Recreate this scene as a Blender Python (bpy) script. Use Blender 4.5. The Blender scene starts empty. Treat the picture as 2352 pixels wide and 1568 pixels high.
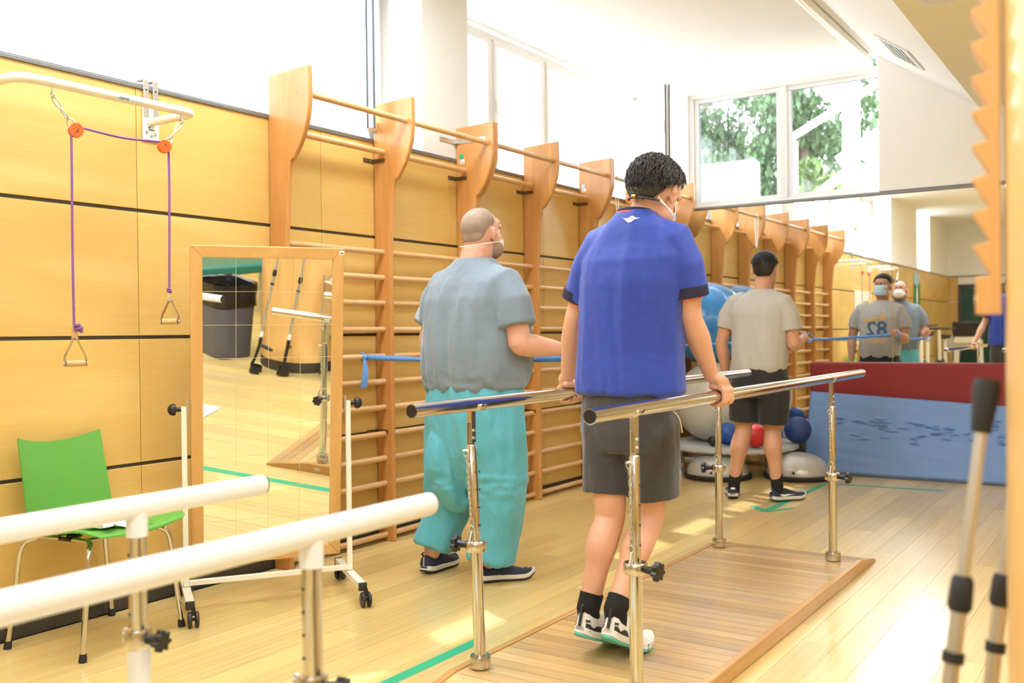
import bpy, bmesh, math, random
import numpy as np
from mathutils import Vector, Matrix, noise, Quaternion
from mathutils.bvhtree import BVHTree
random.seed(7)
SC = bpy.context.scene
COL = SC.collection
PI = math.pi

# ------------------------------------------------------------------ camera
FPX = 2207.0
CAM = Vector((3.705, 0.0, 1.17))
YAW, PIT, ROL = 0.5905, -0.0085, -0.0118
_F = Vector((-math.sin(YAW), math.cos(YAW), 0)); _R = Vector((math.cos(YAW), math.sin(YAW), 0)); _U = Vector((0, 0, 1))
_F, _U = _F*math.cos(PIT)+_U*math.sin(PIT), _U*math.cos(PIT)-_F*math.sin(PIT)
_R, _U = _R*math.cos(ROL)+_U*math.sin(ROL), _U*math.cos(ROL)-_R*math.sin(ROL)
cd = bpy.data.cameras.new('camera'); cam = bpy.data.objects.new('camera', cd); COL.objects.link(cam)
m3 = Matrix((_R, _U, -_F)).transposed()
cam.matrix_world = Matrix.Translation(CAM) @ m3.to_4x4()
cd.sensor_width = 36; cd.lens = 36*FPX/2352; cd.clip_start = .05; cd.clip_end = 200
cd.dof.use_dof = True; cd.dof.focus_distance = 4.0; cd.dof.aperture_fstop = 2.8
SC.camera = cam

# ------------------------------------------------------------------ light
SC.view_settings.view_transform = 'Standard'; SC.view_settings.look = 'None'
SC.view_settings.gamma = 1; SC.view_settings.use_curve_mapping = False
SC.view_settings.exposure = 0.68
W = bpy.data.worlds.new('sky'); SC.world = W; W.use_nodes = True
_bg = W.node_tree.nodes['Background']; _bg.inputs[0].default_value = (.89, .955, 1, 1); _bg.inputs[1].default_value = 4.2
FILL_POWER = 11.0
sd = bpy.data.lights.new('sun', 'SUN'); sd.energy = 4.0; sd.angle = .02; sd.color = (1, .98, .93)
so = bpy.data.objects.new('sun', sd); COL.objects.link(so)
so.rotation_euler = (math.radians(32), 0, math.radians(-115))

# pixel helpers: a pixel gives a ray, a known plane gives the distance
D = 8.2                       # end wall (mirror) plane
def ray(u, v): return _F + _R*((u-1176)/FPX) - _U*((v-784)/FPX)
def onfloor(u, v, z=0.0):
    q = ray(u, v); return CAM + q*((z-CAM.z)/q.z)
def onX(u, v, x=0.0):
    q = ray(u, v); return CAM + q*((x-CAM.x)/q.x)
def onY(u, v, y):
    q = ray(u, v); return CAM + q*((y-CAM.y)/q.y)

# ------------------------------------------------------------------ mesh helpers
WO = {}
def V(*a): return Vector(a)
class MB:
    def __init__(s): s.v = []; s.f = []; s.sm = []
    def add(s, vs, fs, smooth=False):
        b = len(s.v); s.v += [tuple(v) for v in vs]
        for f in fs: s.f.append(tuple(i+b for i in f)); s.sm.append(smooth)
        return s
    def box(s, c, size, M=None):
        c = Vector(c); h = [x/2 for x in size]
        vs = [Vector((sx*h[0], sy*h[1], sz*h[2])) for sx in (-1, 1) for sy in (-1, 1) for sz in (-1, 1)]
        if M is not None: vs = [M @ v for v in vs]
        vs = [v+c for v in vs]
        return s.add(vs, [(0,1,3,2), (4,6,7,5), (0,4,5,1), (2,3,7,6), (0,2,6,4), (1,5,7,3)])
    def bb(s, lo, hi): return s.box([(a+b)/2 for a, b in zip(lo, hi)], [b-a for a, b in zip(lo, hi)])
    def beam(s, a, b, w, h, up=(0, 0, 1)):
        a = Vector(a); b = Vector(b); d = (b-a); L = d.length; d.normalize(); up = Vector(up)
        x = d.cross(up)
        if x.length < 1e-4: x = d.cross(Vector((1, 0, 0)))
        x.normalize(); y = x.cross(d)
        M = Matrix((x, d, y)).transposed()
        return s.box((a+b)/2, (w, L, h), M)
    def cyl(s, a, b, r, r2=None, n=16, cap=True):
        return s.tube([a, b], [r, r if r2 is None else r2], n, cap)
    def tube(s, pts, r, n=10, cap=True, closed=False):
        pts = [Vector(p) for p in pts]; m = len(pts)
        if not hasattr(r, '__len__'): r = [r]*m
        tn = []
        for i in range(m):
            if closed: t = pts[(i+1) % m]-pts[i-1]
            else: t = pts[min(i+1, m-1)]-pts[max(i-1, 0)]
            tn.append(t.normalized() if t.length > 1e-9 else Vector((0, 0, 1)))
        t0 = tn[0]; x = t0.orthogonal().normalized(); vs = []
        for i in range(m):
            t = tn[i]; x = (x - t*x.dot(t))
            if x.length < 1e-6: x = t.orthogonal()
            x.normalize(); y = t.cross(x)
            for k in range(n):
                a = 2*PI*k/n; vs.append(pts[i]+(x*math.cos(a)+y*math.sin(a))*r[i])
        fs = []
        for i in range(m if closed else m-1):
            j = (i+1) % m
            for k in range(n):
                k2 = (k+1) % n; fs.append((i*n+k, i*n+k2, j*n+k2, j*n+k))
        s.add(vs, fs, True)
        if cap and not closed:
            b = len(s.v)-len(vs)
            s.f.append(tuple(b+k for k in range(n-1, -1, -1))); s.sm.append(False)
            s.f.append(tuple(b+(m-1)*n+k for k in range(n))); s.sm.append(False)
        return s
    def lathe(s, prof, c=(0, 0, 0), n=24, M=None, smooth=True):
        c = Vector(c); vs = []; fs = []; m = len(prof)
        for r, z in prof:
            for k in range(n):
                a = 2*PI*k/n; p = Vector((r*math.cos(a), r*math.sin(a), z))
                if M is not None: p = M @ p
                vs.append(p+c)
        for i in range(m-1):
            for k in range(n):
                k2 = (k+1) % n; fs.append((i*n+k, i*n+k2, (i+1)*n+k2, (i+1)*n+k))
        s.add(vs, fs, smooth); b = len(s.v)-len(vs)
        if prof[0][0] > 1e-5: s.f.append(tuple(b+k for k in range(n-1, -1, -1))); s.sm.append(False)
        if prof[-1][0] > 1e-5: s.f.append(tuple(b+(m-1)*n+k for k in range(n))); s.sm.append(False)
        return s
    def ell(s, c, r, M=None, n=16, m=10):
        if not hasattr(r, '__len__'): r = (r, r, r)
        c = Vector(c); vs = []; fs = []
        for i in range(m+1):
            t = PI*i/m
            for k in range(n):
                a = 2*PI*k/n; p = Vector((r[0]*math.sin(t)*math.cos(a), r[1]*math.sin(t)*math.sin(a), -r[2]*math.cos(t)))
                if M is not None: p = M @ p
                vs.append(p+c)
        for i in range(m):
            for k in range(n):
                k2 = (k+1) % n; fs.append((i*n+k, i*n+k2, (i+1)*n+k2, (i+1)*n+k))
        return s.add(vs, fs, True)
    def prism(s, poly, d0, d1, O=(0, 0, 0), X=(1, 0, 0), Y=(0, 1, 0), smooth=False):
        O = Vector(O); X = Vector(X); Y = Vector(Y); Z = X.cross(Y).normalized(); n = len(poly)
        vs = [O+X*p[0]+Y*p[1]+Z*d for d in (d0, d1) for p in poly]
        fs = [tuple(range(n-1, -1, -1)), tuple(range(n, 2*n))]+[(k, (k+1) % n, n+(k+1) % n, n+k) for k in range(n)]
        return s.add(vs, fs, smooth)
    def torus(s, c, R, r, M=None, n=24, k=8):
        pts = [Vector((R*math.cos(2*PI*i/n), R*math.sin(2*PI*i/n), 0)) for i in range(n)]
        if M is not None: pts = [M @ p for p in pts]
        return s.tube([p+Vector(c) for p in pts], r, k, closed=True)
    def build(s, name, mat, parent=None, loc=None, bevel=0, seg=2, label=None, fixn=True):
        o = mkobj(name, s.v, s.f, mat, parent, loc, s.sm, fixn)
        if bevel:
            b = o.modifiers.new('bevel', 'BEVEL'); b.width = bevel; b.segments = seg; b.limit_method = 'ANGLE'; b.angle_limit = .6
            b.harden_normals = False
        if label: o['label'] = label
        return o
def mkobj(name, vs, fs, mat, parent=None, loc=None, sm=None, fixn=True):
    if parent is not None: org = Vector(WO[parent.name])
    elif loc is not None: org = Vector(loc)
    else:
        a = np.array(vs); org = Vector((float(a[:, 0].mean()), float(a[:, 1].mean()), float(a[:, 2].min())))
    me = bpy.data.meshes.new(name)
    me.from_pydata([tuple(Vector(v)-org) for v in vs], [], fs)
    if fixn:
        bm = bmesh.new(); bm.from_mesh(me); bmesh.ops.recalc_face_normals(bm, faces=bm.faces); bm.to_mesh(me); bm.free()
    if sm is not None: me.polygons.foreach_set('use_smooth', [bool(x) for x in sm])
    if sm is not None and any(sm) and fixn: me.set_sharp_from_angle(angle=.75)
    if mat: me.materials.append(M(mat) if isinstance(mat, str) else mat)
    me.update()
    o = bpy.data.objects.new(name, me); COL.objects.link(o)
    if parent is not None: o.parent = parent
    else: o.location = org
    WO[o.name] = tuple(org)
    return o
def tag(o, label=None, cat=None, group=None, kind=None):
    if label: o['label'] = label
    if cat: o['category'] = cat
    if group: o['group'] = group
    if kind: o['kind'] = kind
    return o
def thing(name, label, cat, loc, group=None):
    o = bpy.data.objects.new(name, None); COL.objects.link(o); o.location = loc; o.empty_display_size = .1
    WO[o.name] = tuple(loc); return tag(o, label, cat, group)
def struct(o): o['kind'] = 'structure'; return o
def sroot(name, loc=(0, 0, 0)):
    o = bpy.data.objects.new(name, None); COL.objects.link(o); o.location = loc; WO[o.name] = tuple(loc); o['kind'] = 'structure'; return o
def kids(o): return [c for c in COL.objects if c.parent == o]
def dup(o, parent=None, delta=(0, 0, 0)):
    c = o.copy(); COL.objects.link(c); c.parent = parent
    if parent is None:
        c.location = Vector(o.location)+Vector(delta)
    WO[c.name] = tuple(Vector(WO[o.name])+Vector(delta))
    for k in kids(o): dup(k, c, delta)
    return c
def bez(pts, n=12):
    """Catmull-Rom through points"""
    P = [Vector(p) for p in pts]; out = []
    for i in range(len(P)-1):
        p0 = P[max(i-1, 0)]; p1 = P[i]; p2 = P[i+1]; p3 = P[min(i+2, len(P)-1)]
        for k in range(n):
            t = k/n
            out.append(.5*((2*p1)+(p2-p0)*t+(2*p0-5*p1+4*p2-p3)*t*t+(3*p1-p0-3*p2+p3)*t**3))
    out.append(P[-1]); return out
def rotz(a): return Matrix.Rotation(a, 3, 'Z')
def basis(z, x=None):
    z = Vector(z).normalized()
    x = Vector(x) if x is not None else z.orthogonal()
    x = (x-z*x.dot(z)).normalized(); y = z.cross(x)
    return Matrix((x, y, z)).transposed()

# ------------------------------------------------------------------ materials
MATS = {}
def M(n): return MATS[n]
def srgb(r, g, b):
    f = lambda c: c/12.92 if c <= .04045 else ((c+.055)/1.055)**2.4
    return (f(r/255), f(g/255), f(b/255), 1)
class NT:
    def __init__(s, name):
        s.m = bpy.data.materials.new(name); s.m.use_nodes = True; s.t = s.m.node_tree; s.p = s.t.nodes['Principled BSDF']; MATS[name] = s.m
    def n(s, typ, **k):
        x = s.t.nodes.new(typ)
        for a, b in k.items(): setattr(x, a, b)
        return x
    def l(s, a, b): s.t.links.new(a, b)
    def val(s, sock, v): sock.default_value = v
def mat(name, col, rough=.5, metal=0, coat=0, spec=.5, var=0, scale=8, bump=0, bscale=60, sheen=0, sss=0, emit=None, stretch=(1, 1, 1), coatr=.1):
    t = NT(name); p = t.p
    p.inputs['Roughness'].default_value = rough; p.inputs['Metallic'].default_value = metal
    p.inputs['Coat Weight'].default_value = coat; p.inputs['Specular IOR Level'].default_value = spec
    p.inputs['Coat Roughness'].default_value = coatr
    if sheen: p.inputs['Sheen Weight'].default_value = sheen
    if sss:
        p.inputs['Subsurface Weight'].default_value = sss; p.inputs['Subsurface Radius'].default_value = (.012, .005, .003); p.inputs['Subsurface Scale'].default_value = 1
    if emit: p.inputs['Emission Color'].default_value = col; p.inputs['Emission Strength'].default_value = emit
    p.inputs['Base Color'].default_value = col
    if var or bump:
        tc = t.n('ShaderNodeTexCoord'); mp = t.n('ShaderNodeMapping'); mp.inputs['Scale'].default_value = stretch
        t.l(tc.outputs['Object'], mp.inputs[0])
    if var:
        nz = t.n('ShaderNodeTexNoise'); nz.inputs['Scale'].default_value = scale; nz.inputs['Detail'].default_value = 5
        t.l(mp.outputs[0], nz.inputs['Vector'])
        mx = t.n('ShaderNodeMix', data_type='RGBA'); t.l(nz.outputs[0], mx.inputs[0])
        mx.inputs[6].default_value = tuple(max(0, c*(1-var)) for c in col[:3])+(1,); mx.inputs[7].default_value = tuple(min(1, c*(1+var)) for c in col[:3])+(1,)
        t.l(mx.outputs[2], p.inputs['Base Color'])
    if bump:
        nb = t.n('ShaderNodeTexNoise'); nb.inputs['Scale'].default_value = bscale; nb.inputs['Detail'].default_value = 4
        t.l(mp.outputs[0], nb.inputs['Vector'])
        b = t.n('ShaderNodeBump'); b.inputs['Strength'].default_value = bump; b.inputs['Distance'].default_value = .01
        t.l(nb.outputs[0], b.inputs['Height']); t.l(b.outputs[0], p.inputs['Normal'])
    return t
def wood(name, c1, c2, axis=1, rough=.4, coat=.0, grain=6, fine=90, tint=.25, stain=None, coatr=.15, rings=True, knots=0):
    """figured wood, grain along the given axis; every board gets its own tint and offset"""
    t = NT(name); p = t.p; p.inputs['Roughness'].default_value = rough; p.inputs['Coat Weight'].default_value = coat; p.inputs['Coat Roughness'].default_value = coatr
    tc = t.n('ShaderNodeTexCoord'); oi = t.n('ShaderNodeObjectInfo'); ge = t.n('ShaderNodeNewGeometry')
    ad = t.n('ShaderNodeMath', operation='ADD'); t.l(oi.outputs['Random'], ad.inputs[0]); t.l(ge.outputs['Random Per Island'], ad.inputs[1])
    fr = t.n('ShaderNodeMath', operation='FRACT'); t.l(ad.outputs[0], fr.inputs[0])
    ml = t.n('ShaderNodeMath', operation='MULTIPLY'); t.l(fr.outputs[0], ml.inputs[0]); ml.inputs[1].default_value = 37.0
    va = t.n('ShaderNodeVectorMath', operation='ADD'); t.l(tc.outputs['Object'], va.inputs[0]); t.l(ml.outputs[0], va.inputs[1])
    mp = t.n('ShaderNodeMapping'); sc = [1, 1, 1]; sc[axis] = .12; mp.inputs['Scale'].default_value = sc; t.l(va.outputs[0], mp.inputs[0])
    n1 = t.n('ShaderNodeTexNoise'); n1.inputs['Scale'].default_value = grain; n1.inputs['Detail'].default_value = 4; n1.inputs['Distortion'].default_value = .6; t.l(mp.outputs[0], n1.inputs['Vector'])
    sc2 = [1, 1, 1]; sc2[axis] = .03
    mp2 = t.n('ShaderNodeMapping'); mp2.inputs['Scale'].default_value = sc2; t.l(va.outputs[0], mp2.inputs[0])
    n2 = t.n('ShaderNodeTexNoise'); n2.inputs['Scale'].default_value = fine; n2.inputs['Detail'].default_value = 3; t.l(mp2.outputs[0], n2.inputs['Vector'])
    a1 = t.n('ShaderNodeMath', operation='MULTIPLY'); t.l(n1.outputs[0], a1.inputs[0]); a1.inputs[1].default_value = 9.0
    a2 = t.n('ShaderNodeMath', operation='SINE'); t.l(a1.outputs[0], a2.inputs[0])
    a3 = t.n('ShaderNodeMath', operation='MULTIPLY_ADD'); t.l(a2.outputs[0], a3.inputs[0]); a3.inputs[1].default_value = .13 if rings else .03; t.l(n1.outputs[0], a3.inputs[2])
    a4 = t.n('ShaderNodeMath', operation='MULTIPLY_ADD'); t.l(n2.outputs[0], a4.inputs[0]); a4.inputs[1].default_value = .35; t.l(a3.outputs[0], a4.inputs[2])
    rp = t.n('ShaderNodeMapRange'); t.l(a4.outputs[0], rp.inputs[0]); rp.inputs[1].default_value = .35; rp.inputs[2].default_value = 1.0
    mx = t.n('ShaderNodeMix', data_type='RGBA'); t.l(rp.outputs[0], mx.inputs[0]); mx.inputs[6].default_value = c1; mx.inputs[7].default_value = c2
    hs = t.n('ShaderNodeHueSaturation'); t.l(mx.outputs[2], hs.inputs['Color'])
    r2 = t.n('ShaderNodeMapRange'); t.l(fr.outputs[0], r2.inputs[0]); r2.inputs[3].default_value = 1-tint; r2.inputs[4].default_value = 1+tint*.6; t.l(r2.outputs[0], hs.inputs['Value'])
    out = hs.outputs[0]
    if stain:
        wn = t.n('ShaderNodeTexNoise'); wn.inputs['Scale'].default_value = stain[1]; wn.inputs['Detail'].default_value = 8; wn.inputs['Roughness'].default_value = .7
        mp3 = t.n('ShaderNodeMapping'); s3 = [1, 1, 1]; s3[axis] = .5; mp3.inputs['Scale'].default_value = s3
        t.l(tc.outputs['Object'], mp3.inputs[0]) if stain[3] else t.l(va.outputs[0], mp3.inputs[0])
        t.l(mp3.outputs[0], wn.inputs['Vector'])
        w2 = t.n('ShaderNodeMapRange'); t.l(wn.outputs[0], w2.inputs[0]); w2.inputs[1].default_value = .52; w2.inputs[2].default_value = .75; w2.inputs[4].default_value = stain[2]
        m2 = t.n('ShaderNodeMix', data_type='RGBA'); t.l(w2.outputs[0], m2.inputs[0]); t.l(out, m2.inputs[6]); m2.inputs[7].default_value = stain[0]; out = m2.outputs[2]
    t.l(out, p.inputs['Base Color'])
    return t
wood('panel_wood', srgb(211, 170, 88), srgb(231, 199, 124), 1, .38, .15, 5, 120, .12)
wood('panel_wood_x', srgb(211, 170, 88), srgb(231, 199, 124), 0, .38, .15, 5, 120, .12)
wood('bars_wood', srgb(194, 130, 64), srgb(222, 168, 102), 2, .35, .35, 10, 160, .12)
wood('rung_wood', srgb(206, 158, 100), srgb(230, 192, 140), 1, .38, .2, 12, 140, .12, (srgb(214, 200, 178), 14, .8, False))
wood('frame_wood', srgb(208, 158, 88), srgb(226, 182, 116), 2, .4, .2, 14, 200, .06)
wood('frame_wood_h', srgb(208, 158, 88), srgb(226, 182, 116), 0, .4, .2, 14, 200, .06)
wood('floor_wood', srgb(208, 175, 104), srgb(234, 206, 140), 1, .32, .55, 9, 110, .16, (srgb(196, 178, 158), 4.5, .45, True), .12, False)
wood('deck_wood', srgb(178, 136, 82), srgb(216, 182, 124), 0, .33, .6, 10, 120, .26, (srgb(158, 142, 134), 5, .75, True), .14, False)
wood('deck_edge', srgb(178, 128, 62), srgb(206, 158, 90), 1, .35, .4, 10, 130, .1)
wood('column_wood', srgb(224, 172, 96), srgb(240, 200, 134), 2, .35, .4, 6, 120, .1)
wood('ladder_wood', srgb(206, 152, 84), srgb(226, 180, 112), 2, .45, 0, 8, 120, .05)
wood('handle_wood', srgb(190, 146, 92), srgb(222, 186, 136), 1, .5, 0, 20, 160, .05)
mat('white_wall', srgb(248, 247, 245), .7)
mat('pillar_paint', srgb(226, 226, 222), .75)
mat('ceiling_paint', srgb(245, 243, 238), .8)
mat('soffit_paint', srgb(252, 246, 226), .8)
mat('window_frame', srgb(232, 230, 228), .35)
mat('window_seal', srgb(70, 78, 92), .5)
mat('seal_light', srgb(206, 210, 216), .5)
mat('rail_metal', srgb(128, 128, 126), .4, .6)
mat('groove', srgb(92, 88, 80), .7)
mat('baseboard', srgb(66, 60, 50), .6, var=.25, scale=14)
mat('chrome', srgb(208, 206, 202), .09, 1)
mat('brushed_steel', srgb(205, 200, 190), .22, 1)
mat('zinc', srgb(200, 198, 192), .35, .9)
mat('bronze', srgb(112, 88, 56), .45, .7)
mat('black_plastic', srgb(28, 28, 28), .35)
mat('dark_plastic', srgb(46, 44, 42), .45)
mat('rubber', srgb(36, 34, 32), .7)
mat('cream_paint', srgb(236, 230, 212), .3, coat=.3)
mat('white_paint', srgb(228, 228, 226), .28, coat=.4)
mat('white_plastic', srgb(238, 238, 236), .4)
mat('orange_plastic', srgb(240, 96, 22), .35)
mat('rope', srgb(136, 88, 150), .85, var=.25, scale=180)
mat('chair_green', srgb(98, 164, 66), .38, bump=.08, bscale=900)
mat('paper', srgb(246, 246, 244), .8)
mat('mirror', (.93, .95, .94, 1), .0, 1)
mat('grid_line', srgb(214, 196, 160), .6)
mat('ball_blue', srgb(46, 134, 206), .22, coat=.4)
mat('ball_pearl', srgb(214, 210, 196), .3, coat=.3)
mat('ball_red', srgb(200, 40, 46), .4)
mat('ball_navy', srgb(40, 66, 128), .45)
mat('ball_blue2', srgb(36, 84, 170), .4)
mat('bosu_silver', srgb(196, 194, 188), .28, .25, coat=.3)
mat('mat_red', srgb(140, 36, 36), .55, var=.12, scale=30, bump=.05, bscale=200)
mat('mat_blue', srgb(112, 146, 200), .55, var=.05, scale=4)
mat('mat_under', srgb(70, 82, 104), .6)
mat('tape_green', srgb(42, 164, 120), .45)
mat('band_blue', srgb(104, 160, 236), .4)
mat('tramp_grey', srgb(186, 190, 190), .5)
mat('tramp_black', srgb(30, 30, 30), .7)
mat('bag_black', srgb(26, 27, 28), .25, bump=.6, bscale=26)
mat('bin_grey', srgb(92, 94, 104), .5)
mat('vinyl_green', srgb(24, 112, 96), .35)
mat('towel', srgb(244, 243, 240), .9, bump=.2, bscale=40)
mat('door_green', srgb(24, 70, 58), .4)
mat('door_frame', srgb(62, 66, 74), .5)
mat('treadmill_cream', srgb(232, 226, 204), .4)
mat('poster_green', srgb(20, 130, 92), .5)
mat('sticker_green', srgb(24, 178, 134), .4)
mat('sticker_blue', srgb(170, 205, 235), .4)
mat('ink', srgb(40, 40, 44), .6)
mat('pale_teal', srgb(190, 222, 228), .5)
mat('leaf', srgb(104, 134, 66), .6, var=.3, scale=3)
mat('leaf2', srgb(80, 112, 72), .6, var=.3, scale=3)
mat('bark', srgb(120, 104, 88), .9)
mat('concrete', srgb(214, 212, 206), .85)
mat('ochre', srgb(240, 190, 90), .7)
mat('fill_glow', (.86, .94, 1, 1), .5, emit=FILL_POWER)  # emission of the added fill panels on the ceilings
def glassmat(name, refl=.06):
    t = NT(name); o = t.t.nodes['Material Output']; tr = t.n('ShaderNodeBsdfTransparent'); gl = t.n('ShaderNodeBsdfGlossy'); gl.inputs['Roughness'].default_value = .01
    mx = t.n('ShaderNodeMixShader'); mx.inputs[0].default_value = refl; t.l(tr.outputs[0], mx.inputs[1]); t.l(gl.outputs[0], mx.inputs[2]); t.l(mx.outputs[0], o.inputs[0])
glassmat('glass')
# ================================================================== SETTING
XR, YB = 7.5, -6.05            # right wall, back wall
ZR = 2.285                     # top of the wood panelling
ZC = 3.39                      # ceiling
# ---- floor: sub-floor slab, every board near the camera is its own piece
fl = struct(MB().bb((-.4, YB-.2, -.12), (XR+.1, D+.2, -.006)).build('floor', 'groove', loc=(0, 0, 0)))
PW = .1228; gap = .0012
near = []; far = MB()
rb = random.Random(3)
row = 0; x = .012
while x < XR:
    x1 = min(x+PW, XR); y = YB - rb.random()*1.2
    while y < D:
        L = rb.uniform(1.15, 1.75); y0 = max(y, YB); y1 = min(y+L, D)
        if y1-y0 > .05:
            # in the photograph's view?
            cx, cy = (x+x1)/2, (y0+y1)/2
            d = Vector((cx, max(min(y1, 4), y0), 0))-CAM
            dep = d.dot(_F); vis = False
            for yy in (y0, cy, y1):
                for xx in (x, x1):
                    q = Vector((xx, yy, 0))-CAM; dp = q.dot(_F)
                    if dp > .5 and abs(q.dot(_R))/dp < .56 and -q.dot(_U)/dp < .37: vis = True
            if vis: near.append((x, x1, y0, y1))
            else: far.bb((x+gap/2, y0+gap/2, -.006), (x1-gap/2, y1-gap/2, 0))
        y += L
    x += PW
near.sort(key=lambda b: (Vector(((b[0]+b[1])/2, (b[2]+b[3])/2, 0))-CAM).length)
for b in near[290:]: far.bb((b[0]+gap/2, b[2]+gap/2, -.006), (b[1]-gap/2, b[3]-gap/2, 0))
_pm = None
for b in near[:290]:
    if _pm is None:
        o = MB().box((0, 0, -.003), (1, 1, .006)).build('floor_board', 'floor_wood', loc=(0, 0, 0)); _pm = o.data; o.parent = fl
    else:
        o = bpy.data.objects.new('floor_board', _pm); COL.objects.link(o); o.parent = fl
    o.location = ((b[0]+b[1])/2, (b[2]+b[3])/2, 0); o.scale = (b[1]-b[0]-gap, b[3]-b[2]-gap, 1)
fo = far.build('floor_boards_beyond', 'floor_wood', fl); fo['kind'] = 'stuff'

# ---- left wall: slab with beech panels, dark joints, grey rail
wl = struct(MB().bb((-.42, YB-.1, -.1), (-.016, D+.3, ZR-.005)).build('wall_left', 'groove', loc=(0, 0, 0)))
rows = [(.0613, .609), (.625, 1.164), (1.18, 1.72), (1.736, 2.262)]
J = [2.592+1.1205*k for k in range(-8, 6)]
J = [YB]+[j for j in J if j > YB+.1 and j < D-.1]+[D]
for (z0, z1) in rows:
    for a, b in zip(J[:-1], J[1:]):
        MB().bb((-.016, a+.0015, z0), (0, b-.0015, z1)).build('wall_panel', 'panel_wood', wl, bevel=.001, seg=1)
struct(MB().bb((-.014, YB, 0), (-.003, D, .0600)).build('baseboard_left', 'baseboard', loc=(0, 0, 0)))
tr = struct(MB().bb((-.03, YB, 2.262), (.008, D, 2.279)).bb((-.03, YB, 2.279), (.003, D, 2.286)).build('trim_1', 'rail_metal', loc=(0, 0, ZR), bevel=.002))

# ---- piers between the window bands above the panelling
XW = -.36
struct(MB().bb((-.42, 4.58, ZR), (.0, 5.05, ZC+.1)).build('wall_left_pier_1', 'pillar_paint'))
struct(MB().bb((-.42, 1.42, ZR), (.0, 1.88, ZC+.1)).build('wall_left_pier_2', 'pillar_paint'))
struct(MB().bb((-.42, -2.75, ZR), (.0, -.7, ZC+.1)).build('wall_left_pier_3', 'white_wall'))
struct(MB().bb((-.42, YB-.1, ZR), (.0, -4.0, ZC+.1)).build('wall_left_pier_4', 'white_wall'))
struct(MB().bb((-.42, 8.16, ZR), (.13, 8.45, ZC+.1)).build('wall_end_pier', 'white_wall'))

def window(n, axis, const, a, b, z0, z1, mull, fw=.045, openi=(), handles=()):
    """a band of sashes: outer frame, mullions, panes"""
    r = sroot('window_%d' % n, (const, a, z0) if axis == 'y' else (a, const, z0))
    def bx(m, s0, s1, t0, t1, d0, d1):
        if axis == 'y': m.bb((const+d0, s0, t0), (const+d1, s1, t1))
        else: m.bb((s0, const+d0, t0), (s1, const+d1, t1))
        return m
    f = MB(); bx(f, a, b, z0, z0+fw, -.035, .035); bx(f, a, b, z1-fw, z1, -.035, .035)
    bx(f, a, a+fw, z0+fw, z1-fw, -.035, .035); bx(f, b-fw, b, z0+fw, z1-fw, -.035, .035)
    f.build('window_frame', 'window_frame', r, bevel=.004)
    ed = [a+fw*.5]+list(mull)+[b-fw*.5]
    for mm in mull:
        q = MB(); bx(q, mm-.03, mm+.03, z0+fw, z1-fw, -.03, .03); q.build('mullion', 'window_frame', r, bevel=.004)
    for i, (s0, s1) in enumerate(zip(ed[:-1], ed[1:])):
        if i in openi: continue
        sf = MB(); e = .03; w = .042
        s0 += .022; s1 -= .022; t0, t1 = z0+fw-.003, z1-fw+.003
        for A in ((s0, s1, t0, t0+w), (s0, s1, t1-w, t1), (s0, s0+w, t0+w, t1-w), (s1-w, s1, t0+w, t1-w)): bx(sf, A[0], A[1], A[2], A[3], -.01, .042)
        s = sf.build('sash', 'window_frame', r, bevel=.005)
        g = MB(); e = w-.004
        for A in ((s0+e, s1-e, t0+e, t0+e+.007), (s0+e, s1-e, t1-e-.007, t1-e), (s0+e, s0+e+.007, t0+e, t1-e), (s1-e-.007, s1-e, t0+e, t1-e)): bx(g, A[0], A[1], A[2], A[3], 0, .03)
        g.build('seal', 'window_seal' if n == 5 else 'seal_light', s)
        p = MB(); bx(p, s0+w, s1-w, t0+w, t1-w, .008, .014); p.build('pane', 'glass', s)
        if i in handles:
            hh = MB(); zc = (z0+z1)/2+.02; sx = s0+.022 if handles[i] < 0 else s1-.022
            bx(hh, sx-.015, sx+.015, zc-.05, zc+.05, .042, .056); bx(hh, sx-.01, sx+.01, zc-.11, zc+.02, .056, .075)
            hh.build('handle', 'white_plastic', s, bevel=.005)
    return r
def open_sash(r, hinge, free, z0, z1, side=1):
    """a casement swung into the room"""
    h = Vector(hinge); f = Vector(free); d = (f-h).to_3d().normalized(); L = (f-h).length; nrm = Vector((d.y, -d.x, 0))*side
    H = Vector((h.x, h.y, 0)); s = MB()
    def bar(x0, x1, t0, t1, d0=-.025, d1=.025):
        Mx = Matrix((d, nrm, Vector((0, 0, 1)))).transposed()
        s.box(H+d*((x0+x1)/2)+nrm*((d0+d1)/2)+Vector((0, 0, (t0+t1)/2)), (x1-x0, d1-d0, t1-t0), Mx)
    w = .05
    bar(0, L, z0, z0+w); bar(0, L, z1-w, z1); bar(0, w, z0+w, z1-w); bar(L-w, L, z0+w, z1-w)
    o = s.build('open_sash', 'window_frame', r, bevel=.004)
    Mx = Matrix((d, nrm, Vector((0, 0, 1)))).transposed()
    g = MB()
    for off in (-.019, .019):
        g.box(H+d*(L+.002)+nrm*off+Vector((0, 0, (z0+z1)/2)), (.008, .011, z1-z0), Mx)
    g.build('seal', 'window_seal', o)
    p = MB().box(H+d*(L/2)+Vector((0, 0, (z0+z1)/2)), (L-2*w, .006, z1-z0-2*w), Mx).build('pane', 'glass', o)
    k = MB(); zc = z0+(z1-z0)*.62; c = H+d*(L-.025)-nrm*.03+Vector((0, 0, zc))
    k.box(c, (.03, .012, .11), Mx); k.tube(bez([c-nrm*.004, c-nrm*.045, c-nrm*.055-d*.02, c-nrm*.055-d*.055-Vector((0, 0, .03))], 5), .008, 8)
    k.build('handle', 'white_plastic', o, bevel=.003)
zw1 = 3.365
w1 = window(1, 'y', XW, 5.05, 8.16, ZR, zw1, [5.79, 6.52, 7.33], openi=(3,), handles={1: -1})
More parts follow.
